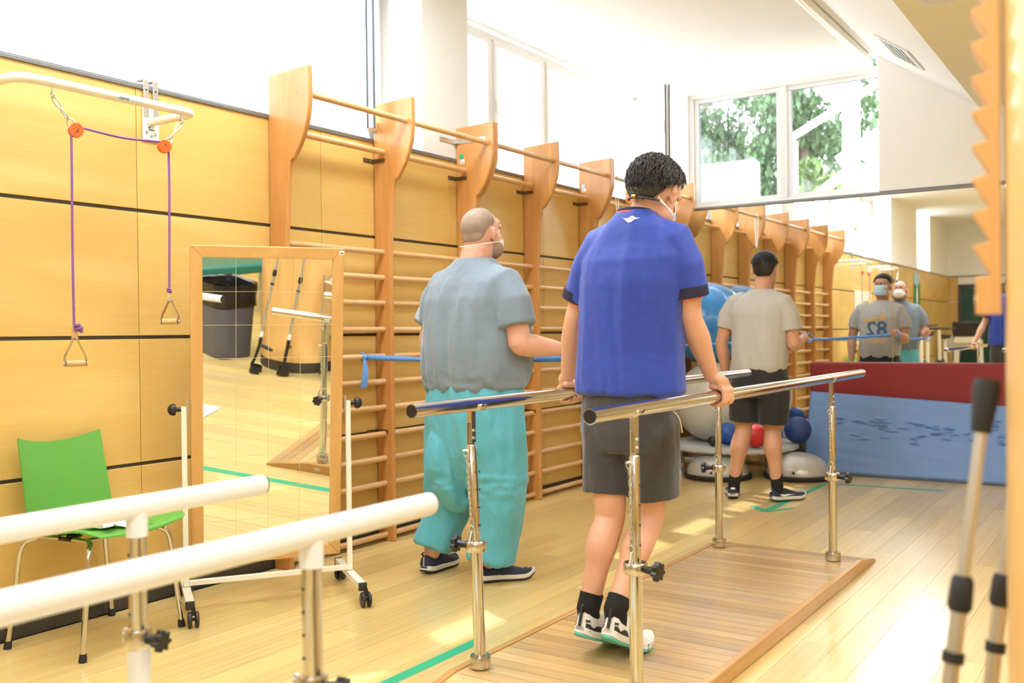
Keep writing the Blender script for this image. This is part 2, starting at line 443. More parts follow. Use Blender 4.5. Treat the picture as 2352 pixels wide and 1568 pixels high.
open_sash(w1, (-.33, 8.10), (.215, 7.65), ZR+.06, 3.30, -1)
w2 = window(2, 'y', XW, 1.88, 4.58, ZR, zw1, [2.11, 2.89, 3.67], openi=(3,))
open_sash(w2, (-.33, 4.53), (.075, 4.03), ZR+.04, 3.32, -1)
window(3, 'y', XW, -.7, 1.42, ZR, zw1, [0, .7])
window(4, 'y', XW, -4.0, -2.75, ZR, zw1, [-3.3])
xm0 = onY(1801, 350, D+.14).x
window(5, 'x', D+.14, .13, 3.2, ZR-.01, 3.345, [xm0], openi=(), handles={0: 1})

# ---- end wall: wood core, mirror glass up to the rail, white panel above right
struct(MB().bb((-.016, D+.012, -.1), (XR, D+.1, ZR-.03)).build('wall_end', 'white_wall', loc=(0, D, 0)))
wm = thing('wall_mirror', 'full-width wall mirror in butted panes below the grey rail, reflecting the room', 'mirror', (0, D, 0))
xj = onY(2049.3, 700, D).x
ed = [0.002, xj, xj+2.4, XR]
for a, b in zip(ed[:-1], ed[1:]):
    MB().bb((a+.0018, D, .02), (b-.0018, D+.010, 2.262)).build('mirror_pane', 'mirror', wm)
MB().bb((xj-.003, D+.002, .02), (xj+.003, D+.010, 2.262)).build('joint_strip', 'handle_wood', wm)
struct(MB().bb((0, D-.03, 2.262), (XR, D+.05, 2.2785)).bb((0, D-.022, 2.2785), (XR, D+.05, 2.286)).build('trim_2', 'rail_metal', loc=(0, D, ZR), bevel=.002))
xp = onY(2018, 300, D-.02).x
struct(MB().bb((xp, D-.02, 2.29), (XR, D+.09, ZC+.05)).build('wall_end_panel', 'white_wall'))

# ---- back and right walls
wb = struct(MB().bb((-.4, YB-.1, -.1), (XR+.1, YB-.016, ZC+.1)).build('wall_back', 'white_wall', loc=(0, YB, 0)))
for (z0, z1) in rows:
    xx = 0.0
    for xe in (.19, 1.25, 2.37, 3.49, 4.61, 5.73, 6.85, XR):
        if not (xx > .15 and xx < 1.2 and z0 < 2.05): MB().bb((xx+.0015, YB-.016, z0), (xe-.0015, YB, z1)).build('wall_panel', 'panel_wood_x', wb, bevel=.001, seg=1)
        xx = xe
struct(MB().bb((0, YB-.01, 2.262), (XR, YB+.01, 2.286)).build('trim_3', 'rail_metal', loc=(0, YB, ZR)))
dr = sroot('door_1', (.72, YB, 0))
MB().bb((.19, YB-.015, 0), (.27, YB+.03, 2.10)).bb((1.17, YB-.015, 0), (1.25, YB+.03, 2.10)).bb((.27, YB-.015, 2.02), (1.17, YB+.03, 2.10)).build('door_frame', 'door_frame', dr, bevel=.003)
MB().bb((.275, YB-.012, .008), (1.165, YB+.01, 2.015)).build('door_leaf', 'door_green', dr, bevel=.002)
MB().bb((1.08, YB+.01, 1.02), (1.11, YB+.05, 1.05)).bb((.98, YB+.035, 1.025), (1.11, YB+.055, 1.045)).build('door_handle', 'zinc', dr, bevel=.003)
wr = struct(MB().bb((XR+.016, YB-.1, -.1), (XR+.12, D+.1, ZC+.1)).build('wall_right', 'white_wall', loc=(XR, 0, 0)))
for (z0, z1) in rows:
    yy = YB
    for ye in [YB+1.1205*k for k in range(1, 13)]+[D]:
        MB().bb((XR, yy+.0015, z0), (XR+.016, ye-.0015, z1)).build('wall_panel', 'panel_wood', wr); yy = ye

# ---- ceiling: flat white part, sloping white soffit, lower beige soffit
S0, S1 = (1.845, ZC), (2.585, 2.862)
struct(MB().bb((-.42, YB-.1, ZC), (1.62, D+.4, ZC+.08)).bb((1.62, YB, ZC), (1.70, D+.4, ZC+.08)).bb((1.70, YB, ZC+.10), (1.80, D+.4, ZC+.16)).bb((1.80, YB, ZC), (S0[0], D+.4, ZC+.16)).build('ceiling', 'ceiling_paint', loc=(0, 0, ZC)))
struct(MB().prism([S0, S1, (S1[0]+.05, S1[1]+.04), (S0[0], S0[1]+.08)], 0, D-YB, (0, D, 0), (1, 0, 0), (0, 0, 1)).build('ceiling_slope', 'ceiling_paint', loc=(2.2, 0, 3.1)))
struct(MB().bb((S1[0], YB, S1[1]), (XR+.1, D, S1[1]+.08)).build('ceiling_soffit', 'soffit_paint', loc=(4, 0, S1[1])))
sn = Vector((S1[1]-S0[1], 0, -(S1[0]-S0[0]))).normalized()   # slope normal (down, towards window side)
def onslope(u, v):
    q = ray(u, v); p0 = Vector((S0[0], 0, S0[1])); return CAM+q*(sn.dot(p0-CAM)/sn.dot(q))

# linear light in the ceiling slot
ll = thing('linear_light', 'long white linear light fitting in the ceiling slot beside the sloping soffit', 'light', (1.75, 7, ZC))
MB().prism([(-.045, 0), (-.045, -.02), (-.03, -.045), (0, -.055), (.03, -.045), (.045, -.02), (.045, 0)], 0, 4.6, (1.745, 8.1, ZC+.02), (1, 0, 0), (0, 0, 1), True).build('housing', 'cream_paint', ll)
MB().bb((1.705, 3.6, ZC+.02), (1.795, 8.1, ZC+.10)).build('gear_tray', 'soffit_paint', ll)
# air vent in the slope
a = onslope(2030, 88); b = onslope(2105, 150)
vt = thing('ceiling_vent', 'small square air vent grille set in the sloping white soffit', 'vent', (a+b)/2)
vc = (a+b)/2; sx = Vector((S1[0]-S0[0], 0, S1[1]-S0[1])).normalized(); sy = Vector((0, 1, 0)); hw = .13
Mv = Matrix((sx, sy, sx.cross(sy))).transposed()
if sn.dot(sx.cross(sy)) < 0: pass
def vb(m, x0, x1, y0, y1, d0, d1):
    return m.box(vc+sx*((x0+x1)/2)+sy*((y0+y1)/2)+sn*((d0+d1)/2), (x1-x0, y1-y0, d1-d0), Mv)
m = MB(); [vb(m, *q, .0, .012) for q in ((-hw, hw, -.3, -.27), (-hw, hw, .27, .3), (-hw, -hw+.03, -.27, .27), (hw-.03, hw, -.27, .27))]
m.build('vent_frame', 'white_paint', vt)
vb(MB(), -hw+.02, hw-.02, -.28, .28, -.004, .002).build('backing', 'groove', vt)
for i in range(5): vb(MB(), -hw+.045+i*.04, -hw+.06+i*.04, -.27, .27, .002, .010).build('slat', 'zinc', vt)
# glowing panels added out of view on the ceilings to brighten the room
def fill_panel(c, label, wx=.6, wy=1.2):
    t = thing('fill_panel', label, 'light', c, 'added unseen fill light panels')
    x, y, z = c
    m = MB()
    for q in ((x-wx/2-.03, x+wx/2+.03, y-wy/2-.03, y-wy/2), (x-wx/2-.03, x+wx/2+.03, y+wy/2, y+wy/2+.03), (x-wx/2-.03, x-wx/2, y-wy/2, y+wy/2), (x+wx/2, x+wx/2+.03, y-wy/2, y+wy/2)):
        m.bb((q[0], q[2], z-.03), (q[1], q[3], z))
    m.build('trim_frame', 'white_paint', t)
    MB().bb((x-wx/2, y-wy/2, z-.02), (x+wx/2, y+wy/2, z-.01)).build('fill_emitter', 'fill_glow', t)
for y in (3.7, 2.3, .9): fill_panel((.85, y, ZC), 'added unseen fill light panel on the flat ceiling along the windows')
for y in (3.4, .9, -1.7, -4.2):
    for x in (3.4, 5.6): fill_panel((x, y, S1[1]), 'added unseen fill light panel on the low beige soffit')
dl = thing('downlight', 'small round white downlight in the beige soffit', 'light', onfloor(2160, -6, S1[1]))
c = Vector(WO[dl.name]); MB().lathe([(.06, 0), (.085, 0), (.09, -.012), (.06, -.02)], c, 24).build('ring', 'white_paint', dl); MB().lathe([(.0, -.006), (.058, -.006), (.058, 0)], c, 20).build('lens', 'paper', dl)

# ---- outside the end window: stair with railings, trees
st = thing('outdoor_stair', 'white outdoor stair with sloping handrails and posts seen through the end window', 'stair', (1.0, 11.4, 0))
def oy(u, v, y=11.4): return onY(u, v, y)
def obeam(m, u0, v0, u1, v1, w, y=11.4): m.beam(oy(u0, v0, y), oy(u1, v1, y), .05, w, (0, 0, 1)); return m
obeam(MB(), 1815, 318, 2040, 176, .075).build('handrail', 'white_paint', st)
for u, w in ((1826, .06), (1955, .19)):
    p0 = oy(u, 120 if u > 1900 else 325, 11.52); p1 = oy(u, 520, 11.52); p1 = p0+(p1-p0)*((p0.z+.3)/(p0.z-p1.z))
    MB().beam(p0, p1, w, .05, (0, 1, 0)).build('post', 'white_paint', st)
obeam(MB(), 1925, 372, 2040, 296, .14).build('stringer', 'white_paint', st)
obeam(MB(), 1840, 475, 1975, 372, .10).build('stringer', 'white_paint', st)
obeam(MB(), 1960, 450, 2050, 395, .05).build('handrail', 'concrete', st)
tw = tag(MB().bb((-3.4, 13.0, -.3), (-.95, 13.3, 3.55)).build('garden_wall', 'concrete'), 'pale garden wall beyond the end window sash', 'wall')
struct(MB().bb((-9, 8.6, -.6), (12, 30, -.3)).build('ground', 'concrete', loc=(0, 15, -.3)))
def tree(label, c, h, rx, rz, n, lm, seed):
    rt = random.Random(seed); t = thing('garden_tree', label, 'tree', c, 'trees outside the end window')
    c = Vector(c); MB().tube([c, c+Vector((.1, 0, h*.4)), c+Vector((-.05, .1, h*.8))], [.16, .12, .05], 8).build('trunk', 'bark', t)
    m = MB(); cl = [(Vector((rt.gauss(0, .45)*rx, rt.gauss(0, .45)*rx, h*.62+rt.gauss(0, .42)*rz)), rt.uniform(.25, .55)) for _ in range(26)]
    for i in range(n):
        q, r = rt.choice(cl); d = Vector((rt.gauss(0, 1), rt.gauss(0, 1), rt.gauss(0, 1))).normalized()*r*rt.random()**.4*rx
        p = c+q+d; s = rt.uniform(.05, .11); M2 = Matrix.Rotation(rt.random()*6.3, 3, 'Z') @ Matrix.Rotation(rt.random()*3, 3, 'X')
        vs = [M2 @ Vector(k)*s for k in ((-.4, 0, 0), (0, -.9, .1), (.4, 0, 0), (0, .9, .1))]
        m.add([p+v for v in vs], [(0, 1, 2, 3)])
    f = m.build('foliage', lm, t, fixn=False); f['kind'] = 'stuff'
tree('dark green conifer-like tree behind the garden wall', (-3.5, 17.5, -.3), 7.6, 1.3, 2.2, 9000, 'leaf2', 1)
tree('tall green tree just behind the outdoor stair', (-1.05, 15.6, -.3), 7.0, 1.0, 2.0, 11000, 'leaf2', 2)
tree('light green leafy bush-like tree below the stair handrail', (-.1, 13.0, -.3), 4.6, .42, 1.0, 4200, 'leaf', 3)
tree('brownish tree to the side of the outdoor stair', (.9, 17.0, -.3), 7.0, 1.0, 2.2, 7000, 'leaf2', 4)
# ================================================================== WALL BARS
UY0, UB = 3.3456, .7806
prof_px = [(711.8, 148), (713.6, 221), (709, 271), (696, 321), (678.6, 361), (668, 386), (662.5, 425)]
pr_ = []
for u, v in prof_px:
    p = onY(u, v, UY0+.012); pr_.append((p.x, p.z))
ztop = pr_[0][1]; xlow = .118
upf = [(0.004, 0), (xlow, 0), (xlow, 1.5), (xlow, 1.66)]
cc = bez([(xlow, 0, 1.66)]+[(x, 0, z) for x, z in reversed(pr_[:-1])], 4)
upf += [(max(p.x, xlow), p.z) for p in cc[1:]]+[(.004, ztop-.012)]
rz = [onX(882, y, .062).z for y in (580, 638, 697, 757, 818, 876, 935, 996, 1052, 1110, 1168, 1228)]
ztr = onX(922, 274, .245).z; z2r = onX(880, 350, .075).z
unit_labels = ['beech wall-bar rack with curved uprights nearest the green chair', 'beech wall-bar rack in the middle of the row', 'beech wall-bar rack next to the corner mirror and exercise balls']
BARU = []
for k in range(3):
    ya = UY0+UB*2*k
    t = thing('wall_bars', unit_labels[k], 'wall bars', (0.06, ya, 0), 'wall-bar racks along the panelled wall'); BARU.append(t)
    T = .030
    ys = [ya+(.033 if k else 0), ya+UB, ya+2*UB]
    for yy in ys:
        MB().prism(upf, 0, T, (0, yy+T, 0), (1, 0, 0), (0, 0, 1)).build('upright', 'bars_wood', t, bevel=.006, seg=2)
    for j in (0, 1):
        y0, y1 = ys[j]+T, ys[j+1]
        for z in rz: MB().cyl((.062, y0, z), (.062, y1, z), .0165, n=14).build('rung', 'rung_wood', t)
        MB().cyl((.245, y0, ztr), (.245, y1, ztr), .0165, n=14).build('rung', 'rung_wood', t)
        MB().cyl((.075, y0, z2r), (.075, y1, z2r), .0165, n=14).build('rung', 'rung_wood', t)
        for zb in (z2r-.045, .62):
            bm_ = MB().bb((.002, y1-.085, zb-.012), (.005, y1-.001, zb+.012)).bb((.005, y1-.004, zb-.012), (.088, y1-.001, zb+.012))
            br = bm_.build('wall_bracket', 'bronze', t, bevel=.001, seg=1)
            for q in ((.006, y1-.065, zb), (.006, y1-.03, zb)): MB().cyl((q[0]-.002, q[1], q[2]), (q[0]+.001, q[1], q[2]), .004, n=8).build('screw', 'zinc', br)
    for yy in (ys[0],):
        for (px, pz) in ((.20, ztr+.005), (.045, z2r-.03)):
            MB().cyl((px, yy-.0012, pz), (px, yy+.002, pz), .0085, n=14).build('wood_plug', 'deck_edge', t)
    # stickers on the last upright
    yb = ys[2]
    if k < 2:
        MB().bb((.032, yb-.0012, ztr-.05-.03), (.062, yb, ztr-.05)).build('sticker', 'sticker_green' if k == 0 else 'sticker_blue', t, label='small green maker sticker' if k == 0 else 'small pale blue sticker')
        MB().bb((.032, yb-.0012, ztr-.05-.06), (.07, yb, ztr-.05-.034)).build('sticker', 'paper', t, label='small white printed sticker')
        MB().bb((.036, yb-.0016, ztr-.094), (.046, yb-.0012, ztr-.088)).bb((.036, yb-.0016, ztr-.104), (.064, yb-.0012, ztr-.1)).build('print', 'ink', t)
    if k == 0:
        yb = ys[2]; zz = ztr+.03
        q = MB().bb((.002, yb-.17, zz-.014), (.006, yb-.02, zz+.014)).bb((.006, yb-.03, zz-.014), (.03, yb-.004, zz+.014)).bb((.006, yb-.004, zz-.014), (.235, yb-.0005, zz+.014))
        q.build('pier_bracket', 'zinc', t, bevel=.003)
# loop of cord over a top rung
yc = UY0+UB*4+.16
cp = [(.228, yc, ztr-.02), (.245, yc, ztr+.02), (.262, yc+.002, ztr-.01), (.262, yc+.01, ztr-.2), (.25, yc+.02, ztr-.33), (.24, yc+.012, ztr-.2), (.228, yc, ztr-.02)]
tag(MB().tube(bez(cp, 6), .004, 6).build('cord_loop', 'white_plastic', loc=(.245, yc, ztr-.3)), 'white cord looped over the top rung of the wall bars', 'cord')

# ================================================================== PULLEY RACK
def ring_link(m, c, a, L, w, r, roll=0):
    """one oval chain link centred c along direction a"""
    a = Vector(a).normalized(); s = a.orthogonal().normalized(); s = Quaternion(a, roll) @ s
    pts = [Vector(c)+a*(math.sin(q)*L/2)+s*(math.cos(q)*w/2) for q in [2*PI*i/14 for i in range(14)]]
    return m.tube(pts, r, 6, closed=True)
def pulley_rack(y0, y1, z, label, pul, rope, pulcol):
    t = thing('pulley_rack', label, 'pulley rack', (0, (y0+y1)/2, z))
    XO = .30; r = .0185
    pts = [(.012, y1, z), (.20, y1, z), (.27, y1, z), (.295, y1-.025, z), (XO, y1-.07, z), (XO, (y0+y1)/2, z), (XO, y0+.10, z), (.285, y0+.03, z), (.23, y0, z), (.012, y0, z)]
    P = [pts[0], pts[1]]; P += [tuple(p) for p in bez(pts[1:5], 5)[1:]]; P += [pts[5]]; P += [tuple(p) for p in bez(pts[6:9], 5)]; P += [pts[9]]
    MB().tube(P, r, 14).build('rail', 'cream_paint', t)
    for yy in (y0, y1):
        pl = MB().bb((.002, yy-.042, z-.085), (.008, yy+.042, z+.10)).build('wall_plate', 'white_paint', t, bevel=.008, seg=3)
        for dy in (-.024, .024):
            MB().bb((.008, yy+dy-.014, z+.02), (.011, yy+dy+.014, z+.185)).bb((-.05, yy+dy-.014, z+.183), (.011, yy+dy+.014, z+.186)).build('hanger_strap', 'zinc', pl, bevel=.001, seg=1)
            for dz in (.08, .14): MB().cyl((.010, yy+dy, z+dz), (.0125, yy+dy, z+dz), .004, n=8).build('hole', 'ink', pl)
        for dy, dz in ((-.024, -.045), (.0, -.06), (.022, -.05)): MB().cyl((.008, yy+dy, z+dz), (.013, yy+dy, z+dz), .006, n=6).build('bolt', 'zinc', pl)
        MB().bb((.0082, yy-.012, z-.035), (.0088, yy+.02, z-.031)).bb((.0082, yy-.012, z-.027), (.0088, yy-.006, z-.021)).build('print', 'ink', pl)
    return t, XO, r
ZK = onX(432, 258, .30).z
yE = onX(440, 258, .30).y
rk, XO, rr = pulley_rack(1.90, yE+.01, ZK, 'cream tubular pulley rack on the panelled wall with orange pulleys and purple rope', None, None, None)
ys1 = onX(120, 197, XO).y; ys2 = onX(416, 262, XO).y
def pulley_line(t, ya, yb, pA, pB, hA, hB, pcol):
    """eyebolts, swivel chains, two pulleys and one rope with handles"""
    out = []
    for yy, pc in ((ya, pA), (yb, pB)):
        top = Vector((XO, yy, ZK)); pc = Vector(pc)
        e = MB().cyl(top+Vector((0, 0, .024)), top-Vector((0, 0, .035)), .004, n=8); e.cyl(top+Vector((0, 0, .018)), top+Vector((0, 0, .026)), .008, n=6)
        e.torus(top-Vector((0, 0, .045)), .010, .0032, basis((0, 1, 0)))
        e.build('eyebolt', 'zinc', t)
        a = top-Vector((0, 0, .052)); d = (pc-a); L = d.length; dn = d.normalized()
        ch = MB(); ring_link(ch, a+dn*(L*.16), dn, L*.36, .016, .0032, 0); ch.ell(a+dn*(L*.36), .007, n=8, m=6)
        ring_link(ch, a+dn*(L*.50), dn, L*.30, .026, .0033, 1.2); ch.cyl(a+dn*(L*.6), a+dn*(L*.68), .006, n=8); ring_link(ch, a+dn*(L*.80), dn, L*.28, .026, .0033, 0)
        ch.build('swivel_chain', 'zinc', t)
    return
pc1 = onX(175, 300, XO); pc2 = onX(378, 336, XO)
pulley_line(rk, ys1, ys2, pc1, pc2, None, None, 'orange_plastic')
def pulley(t, c, rope_dir, matn, roll):
    c = Vector(c); ax = Vector((.94, -.34, 0)).normalized(); Mx = basis(ax)
    p = MB().lathe([(.0, -.011), (.026, -.011), (.026, -.004), (.021, 0), (.026, .004), (.026, .011), (0, .011)], c, 24, Mx).build('pulley', matn, t, bevel=.001, seg=1)
    MB().lathe([(.0, .011), (.0075, .011), (.0075, .0135), (0, .0135)], c, 12, Mx).build('axle', 'bronze', p)
    g = MB()
    for s in (-.0132, .0125):
        g.prism([(.027*math.cos(a), .027*math.sin(a)) for a in [roll+PI*i/10 for i in range(11)]]+[(0, 0)], s-.0015, s+.0015, c, Mx.col[0], Mx.col[1])
    g.build('guard', matn, p)
    return p
pulley(rk, pc1, None, 'orange_plastic', .2); pulley(rk, pc2, None, 'orange_plastic', 2.0)
h1 = onX(170, 740, XO); h2 = onX(389, 665, XO)
rp_ = [h1+Vector((0, 0, -.03)), h1+Vector((0, 0, .01)), onX(167, 600, XO), onX(165, 400, XO), pc1+Vector((0, -.019, -.004)), pc1+Vector((0, -.008, .018)), pc1+Vector((0, .010, .016)), (pc1+pc2)/2+Vector((0, 0, .005)), pc2+Vector((0, -.012, .016)), pc2+Vector((0, .012, .014)), pc2+Vector((0, .019, -.004)), onX(389, 450, XO), onX(389, 600, XO), h2]
rope = tag(MB().tube(bez(rp_, 8), .0048, 8).build('pulley_rope', 'rope', loc=h1), 'purple rope running over the two orange pulleys', 'rope')
def knot(c, s, name='knot'):
    m = MB(); rk_ = random.Random(5)
    pts = [Vector(c)+Vector((math.cos(a*2.1)*s*.7, math.sin(a*2.1)*s*.7, (a/6.0-.5)*s*1.7)) for a in [i*.35 for i in range(18)]]
    m.tube(bez(pts, 3), s*.42, 6); return m
knot(h1+Vector((0.012, .012, -.022)), .015).build('knot', 'rope', rope); knot(h2+Vector((0, 0, -.004)), .010).build('knot', 'rope', rope)
def stirrup(u, v, top, label, w, h, ang, cleat=False):
    b = onX(u, v, XO); t = thing('pulley_stirrup', label, 'stirrup', b, 'pulley rope stirrups')
    dy = Vector((math.sin(ang), math.cos(ang), 0)); top = Vector(top); b = Vector(b)
    L = b-dy*w/2; R = b+dy*w/2; ta = Vector((b.x, b.y, b.z+h)); fw = .012; m = MB(); nrm = Vector((dy.y, -dy.x, 0))
    for P in (L, R):
        q = P+Vector((0, 0, .022)); s = (ta-q).normalized(); tt = ta+(P-b)*.14
        m.beam(P-Vector((0, 0, .012)), q, .003, .02, nrm); m.beam(q, tt, .003, .02, nrm)
    m.beam(ta-dy*w*.16, ta+dy*w*.16, .003, .02, nrm)
    m.build('bracket', 'brushed_steel', t, bevel=.0008, seg=1)
    MB().cyl(L+dy*.004, R-dy*.004, .0125, n=16).build('grip', 'handle_wood', t)
    for P, s in ((L, -1), (R, 1)): MB().cyl(P+dy*.002*s, P+dy*.006*s, .006, n=10).build('bolt', 'zinc', t)
    if cleat:
        MB().prism([(-.012, 0), (.012, .004), (.010, .055), (-.010, .055)], -.004, .004, ta+Vector((0, 0, -.004)), dy, (0, 0, 1)).build('rope_cleat', 'handle_wood', t, bevel=.002)
    else: MB().torus(ta+Vector((0, 0, .012)), .010, .0025, basis((1, 0, 0)), 14, 6).build('ring', 'zinc', t)
stirrup(173, 834, h1, 'triangular steel stirrup handle with wooden cleat, lower end of the purple rope', .078, .095, .25, True)
stirrup(391, 738, h2, 'triangular steel stirrup handle hanging higher beside the tall mirror', .07, .085, 1.0)
# sticker on the rail
pS = Vector((XO, onX(285, 222, XO).y, ZK))
def wrap_text(txt, size, origin, X, Y, mat_, parent, name='lettering', ext=.0004, proj=None, bold=0, shear=0):
    cu = bpy.data.curves.new('txt', 'FONT'); cu.body = txt; cu.size = size; cu.align_x = 'CENTER'; cu.align_y = 'CENTER'; cu.extrude = 0; cu.offset = bold; cu.shear = shear
    cu.resolution_u = 3
    o = bpy.data.objects.new('txt', cu); COL.objects.link(o)
    dg = bpy.context.evaluated_depsgraph_get(); me = bpy.data.meshes.new_from_object(o.evaluated_get(dg)); bpy.data.objects.remove(o)
    X = Vector(X); Y = Vector(Y); O = Vector(origin)
    bm = bmesh.new(); bm.from_mesh(me); bmesh.ops.triangulate(bm, faces=bm.faces)
    if proj is not None: bmesh.ops.subdivide_edges(bm, edges=bm.edges, cuts=1); bmesh.ops.triangulate(bm, faces=bm.faces)
    vs = []
    for v in bm.verts:
        p = O+X*v.co.x+Y*v.co.y
        if proj is not None: p = proj(p)
        vs.append(p)
    fs = [tuple(v.index for v in f.verts) for f in bm.faces]; bm.free(); bpy.data.meshes.remove(me)
    return mkobj(name, vs, fs, mat_, parent, None, None, False)
def on_rail(p):
    a = (p.z-ZK)/.019; a = max(-1.2, min(1.2, a)); return Vector((XO+math.cos(a)*.0194, p.y, ZK+math.sin(a)*.0194))
sm_ = MB()
for i in range(9):
    pass
bandm = MB(); yy0, yy1 = pS.y-.045, pS.y+.075
vs = []; 
for i in range(9):
    a = -.5+i*.16
    vs += [(XO+math.cos(a)*.0188, yy0, ZK+math.sin(a)*.0188), (XO+math.cos(a)*.0188, yy1, ZK+math.sin(a)*.0188)]
bandm.add(vs, [(2*i, 2*i+1, 2*i+3, 2*i+2) for i in range(8)], True); bandm.build('sticker', 'pale_teal', rk, label='pale maker sticker with dark lettering', fixn=False)
wrap_text('carin', .022, (XO+.02, pS.y-.012, ZK-.005), (0, 1, 0), (0, 0, 1), 'ink', rk, proj=on_rail, shear=.2)

# second rack further along (behind the photographer's side, seen in the wall mirror)
rk2, _, _ = pulley_rack(.20, .96, ZK, 'second cream pulley rack further along the wall with dark pulleys', None, None, None)
q1, q2 = Vector((XO, .36, ZK-.21)), Vector((XO, .72, ZK-.20))
pulley_line(rk2, .28, .80, q1, q2, None, None, 'dark_plastic')
pulley(rk2, q1, None, 'dark_plastic', .2); pulley(rk2, q2, None, 'dark_plastic', 2.)
tag(MB().tube(bez([(XO, .34, 1.3), (XO, .341, ZK-.3), q1+Vector((0, -.01, .018)), (q1+q2)/2+Vector((0, 0, .012)), q2+Vector((0, .01, .018)), (XO, .74, ZK-.3), (XO, .74, 1.3)], 8), .0048, 8).build('pulley_rope', 'rope', loc=(XO, .5, 1.3)), 'mauve rope running over the two dark pulleys', 'rope')

# ================================================================== GREEN CHAIR
def chair():
    A_, B_, C_, D_ = onfloor(17, 1490), onfloor(190, 1521), onfloor(257, 1413), onfloor(418, 1438)   # back-left, front-left, back-right, front-right feet
    cen = (A_+B_+C_+D_)/4; fx = ((B_+D_)/2-(A_+C_)/2).normalized(); sx_ = Vector((-fx.y, fx.x, 0))     # fx: forward (into the room), sx_: towards deeper
    t = thing('stacking_chair', 'green plastic stacking chair with chrome legs against the panelled wall', 'chair', cen)
    def P(f, s, z): return cen+fx*f+sx_*s+Vector((0, 0, z))
    # seat + back shell as one curved surface, profile in (f, z)
    prof = bez([(.245, 0, .428), (.235, 0, .443), (.16, 0, .452), (.02, 0, .437), (-.10, 0, .426), (-.148, 0, .450), (-.170, 0, .51), (-.194, 0, .64), (-.220, 0, .772)], 5)
    n = len(prof); k = 17; vs = []; th = .007
    for side in (1, -1):
        for i, p in enumerate(prof):
            tq = (prof[min(i+1, n-1)]-prof[max(i-1, 0)]).normalized(); nr = Vector((-tq.z, 0, tq.x))
            if nr.z < 0 and nr.x < 0: nr = -nr
            s = i/(n-1)
            hw = .222+.015*math.sin(PI*min(1, s*1.6)) if s < .55 else .205-.012*((s-.55)/.45)
            if s < .14: hw *= .80+.20*(s/.14)**.6
            hb = 1 if s < .5 else 1
            if .40 < s < .55: hw = .222-.017*(s-.40)/.15
            for j in range(k):
                w = -1+2*j/(k-1); f, z = p.x, p.z
                dish = (.016*w*w if s < .5 else 0); cur = (.030*w*w if s > .55 else 0)*min(1, (s-.55)/.15) if s > .55 else 0
                f += cur; z += dish
                if s > .6: z += .030*(w*w-.35)*(s-.6)/.4
                q = P(f, w*hw, z); off = (fx*nr.x+Vector((0, 0, nr.z)))*(th/2*side); vs.append(q+off)
    fs = []; N = n*k
    for i in range(n-1):
        for j in range(k-1):
            a = i*k+j; fs.append((a, a+1, a+k+1, a+k)); fs.append((N+a, N+a+k, N+a+k+1, N+a+1))
    for i in range(n-1):
        a = i*k; fs.append((a, a+k, N+a+k, N+a)); a = i*k+k-1; fs.append((a, N+a, N+a+k, a+k))
    for j in range(k-1):
        fs.append((j, N+j, N+j+1, j+1)); a = (n-1)*k+j; fs.append((a, a+1, N+a+1, N+a))
    MB().add(vs, fs, True).build('seat_shell', 'chair_green', t)
    # chrome legs: two side frames
    for foot, s, f0, f1 in ((A_, -1, -.13, -.02), (C_, 1, -.13, -.02), (B_, -1, .15, .05), (D_, 1, .15, .05)):
        top = P(f0, s*.165, .412); kn = P(f0-(.045 if f0 < 0 else -.03), s*.198, .375)
        MB().tube(bez([P(f1, s*.15, .415), P((f0+f1)/2, s*.155, .416), top, kn, foot+(kn-foot)*.55, foot+Vector((0, 0, .018))], 6), .0105, 12).build('leg', 'chrome', t)
        d = (kn-foot).normalized()
        MB().tube([foot+d*.0+Vector((0, 0, .001)), foot+d*.012, foot+d*.030], [.015, .0145, .0125], 12).build('foot_cap', 'rubber', t)
    for s in (-1, 1): MB().beam(P(.06, s*.15, .415), P(-.05, s*.15, .415), .02, .012).build('seat_bracket', 'dark_plastic', t, bevel=.003)
    for f in (.10, -.06): MB().cyl(P(f, -.14, .412), P(f, .14, .412), .009, n=10).build('cross_bar', 'chrome', t)
    for f, s in ((.13, -.06), (.02, -.12)): MB().ell(P(f, s, .425), (.03, .03, .012)).build('buffer', 'dark_plastic', t)
    # crumpled paper on the seat
    rp2 = random.Random(4); g = MB(); nx, ny = 12, 9; vv = []
    for i in range(nx):
        for j in range(ny):
            f = .225-.20*i/(nx-1)+.02*math.sin(j*1.7); s = -.17+.22*j/(ny-1)+.015*math.sin(i*1.3)
            z = .466+.012*rp2.random()+.010*math.sin(i*1.1+j)+(.012 if i > 8 else 0)+.016*(s/.225)**2
            vv.append(P(f, s, z))
    g.add(vv, [(i*ny+j, i*ny+j+1, (i+1)*ny+j+1, (i+1)*ny+j) for i in range(nx-1) for j in range(ny-1)])
    o = tag(g.build('paper_towel', 'paper', loc=P(.12, -.06, .452)), 'crumpled white paper towel lying on the green seat', 'paper towel')
    so_ = o.modifiers.new('th', 'SOLIDIFY'); so_.thickness = .002
chair()

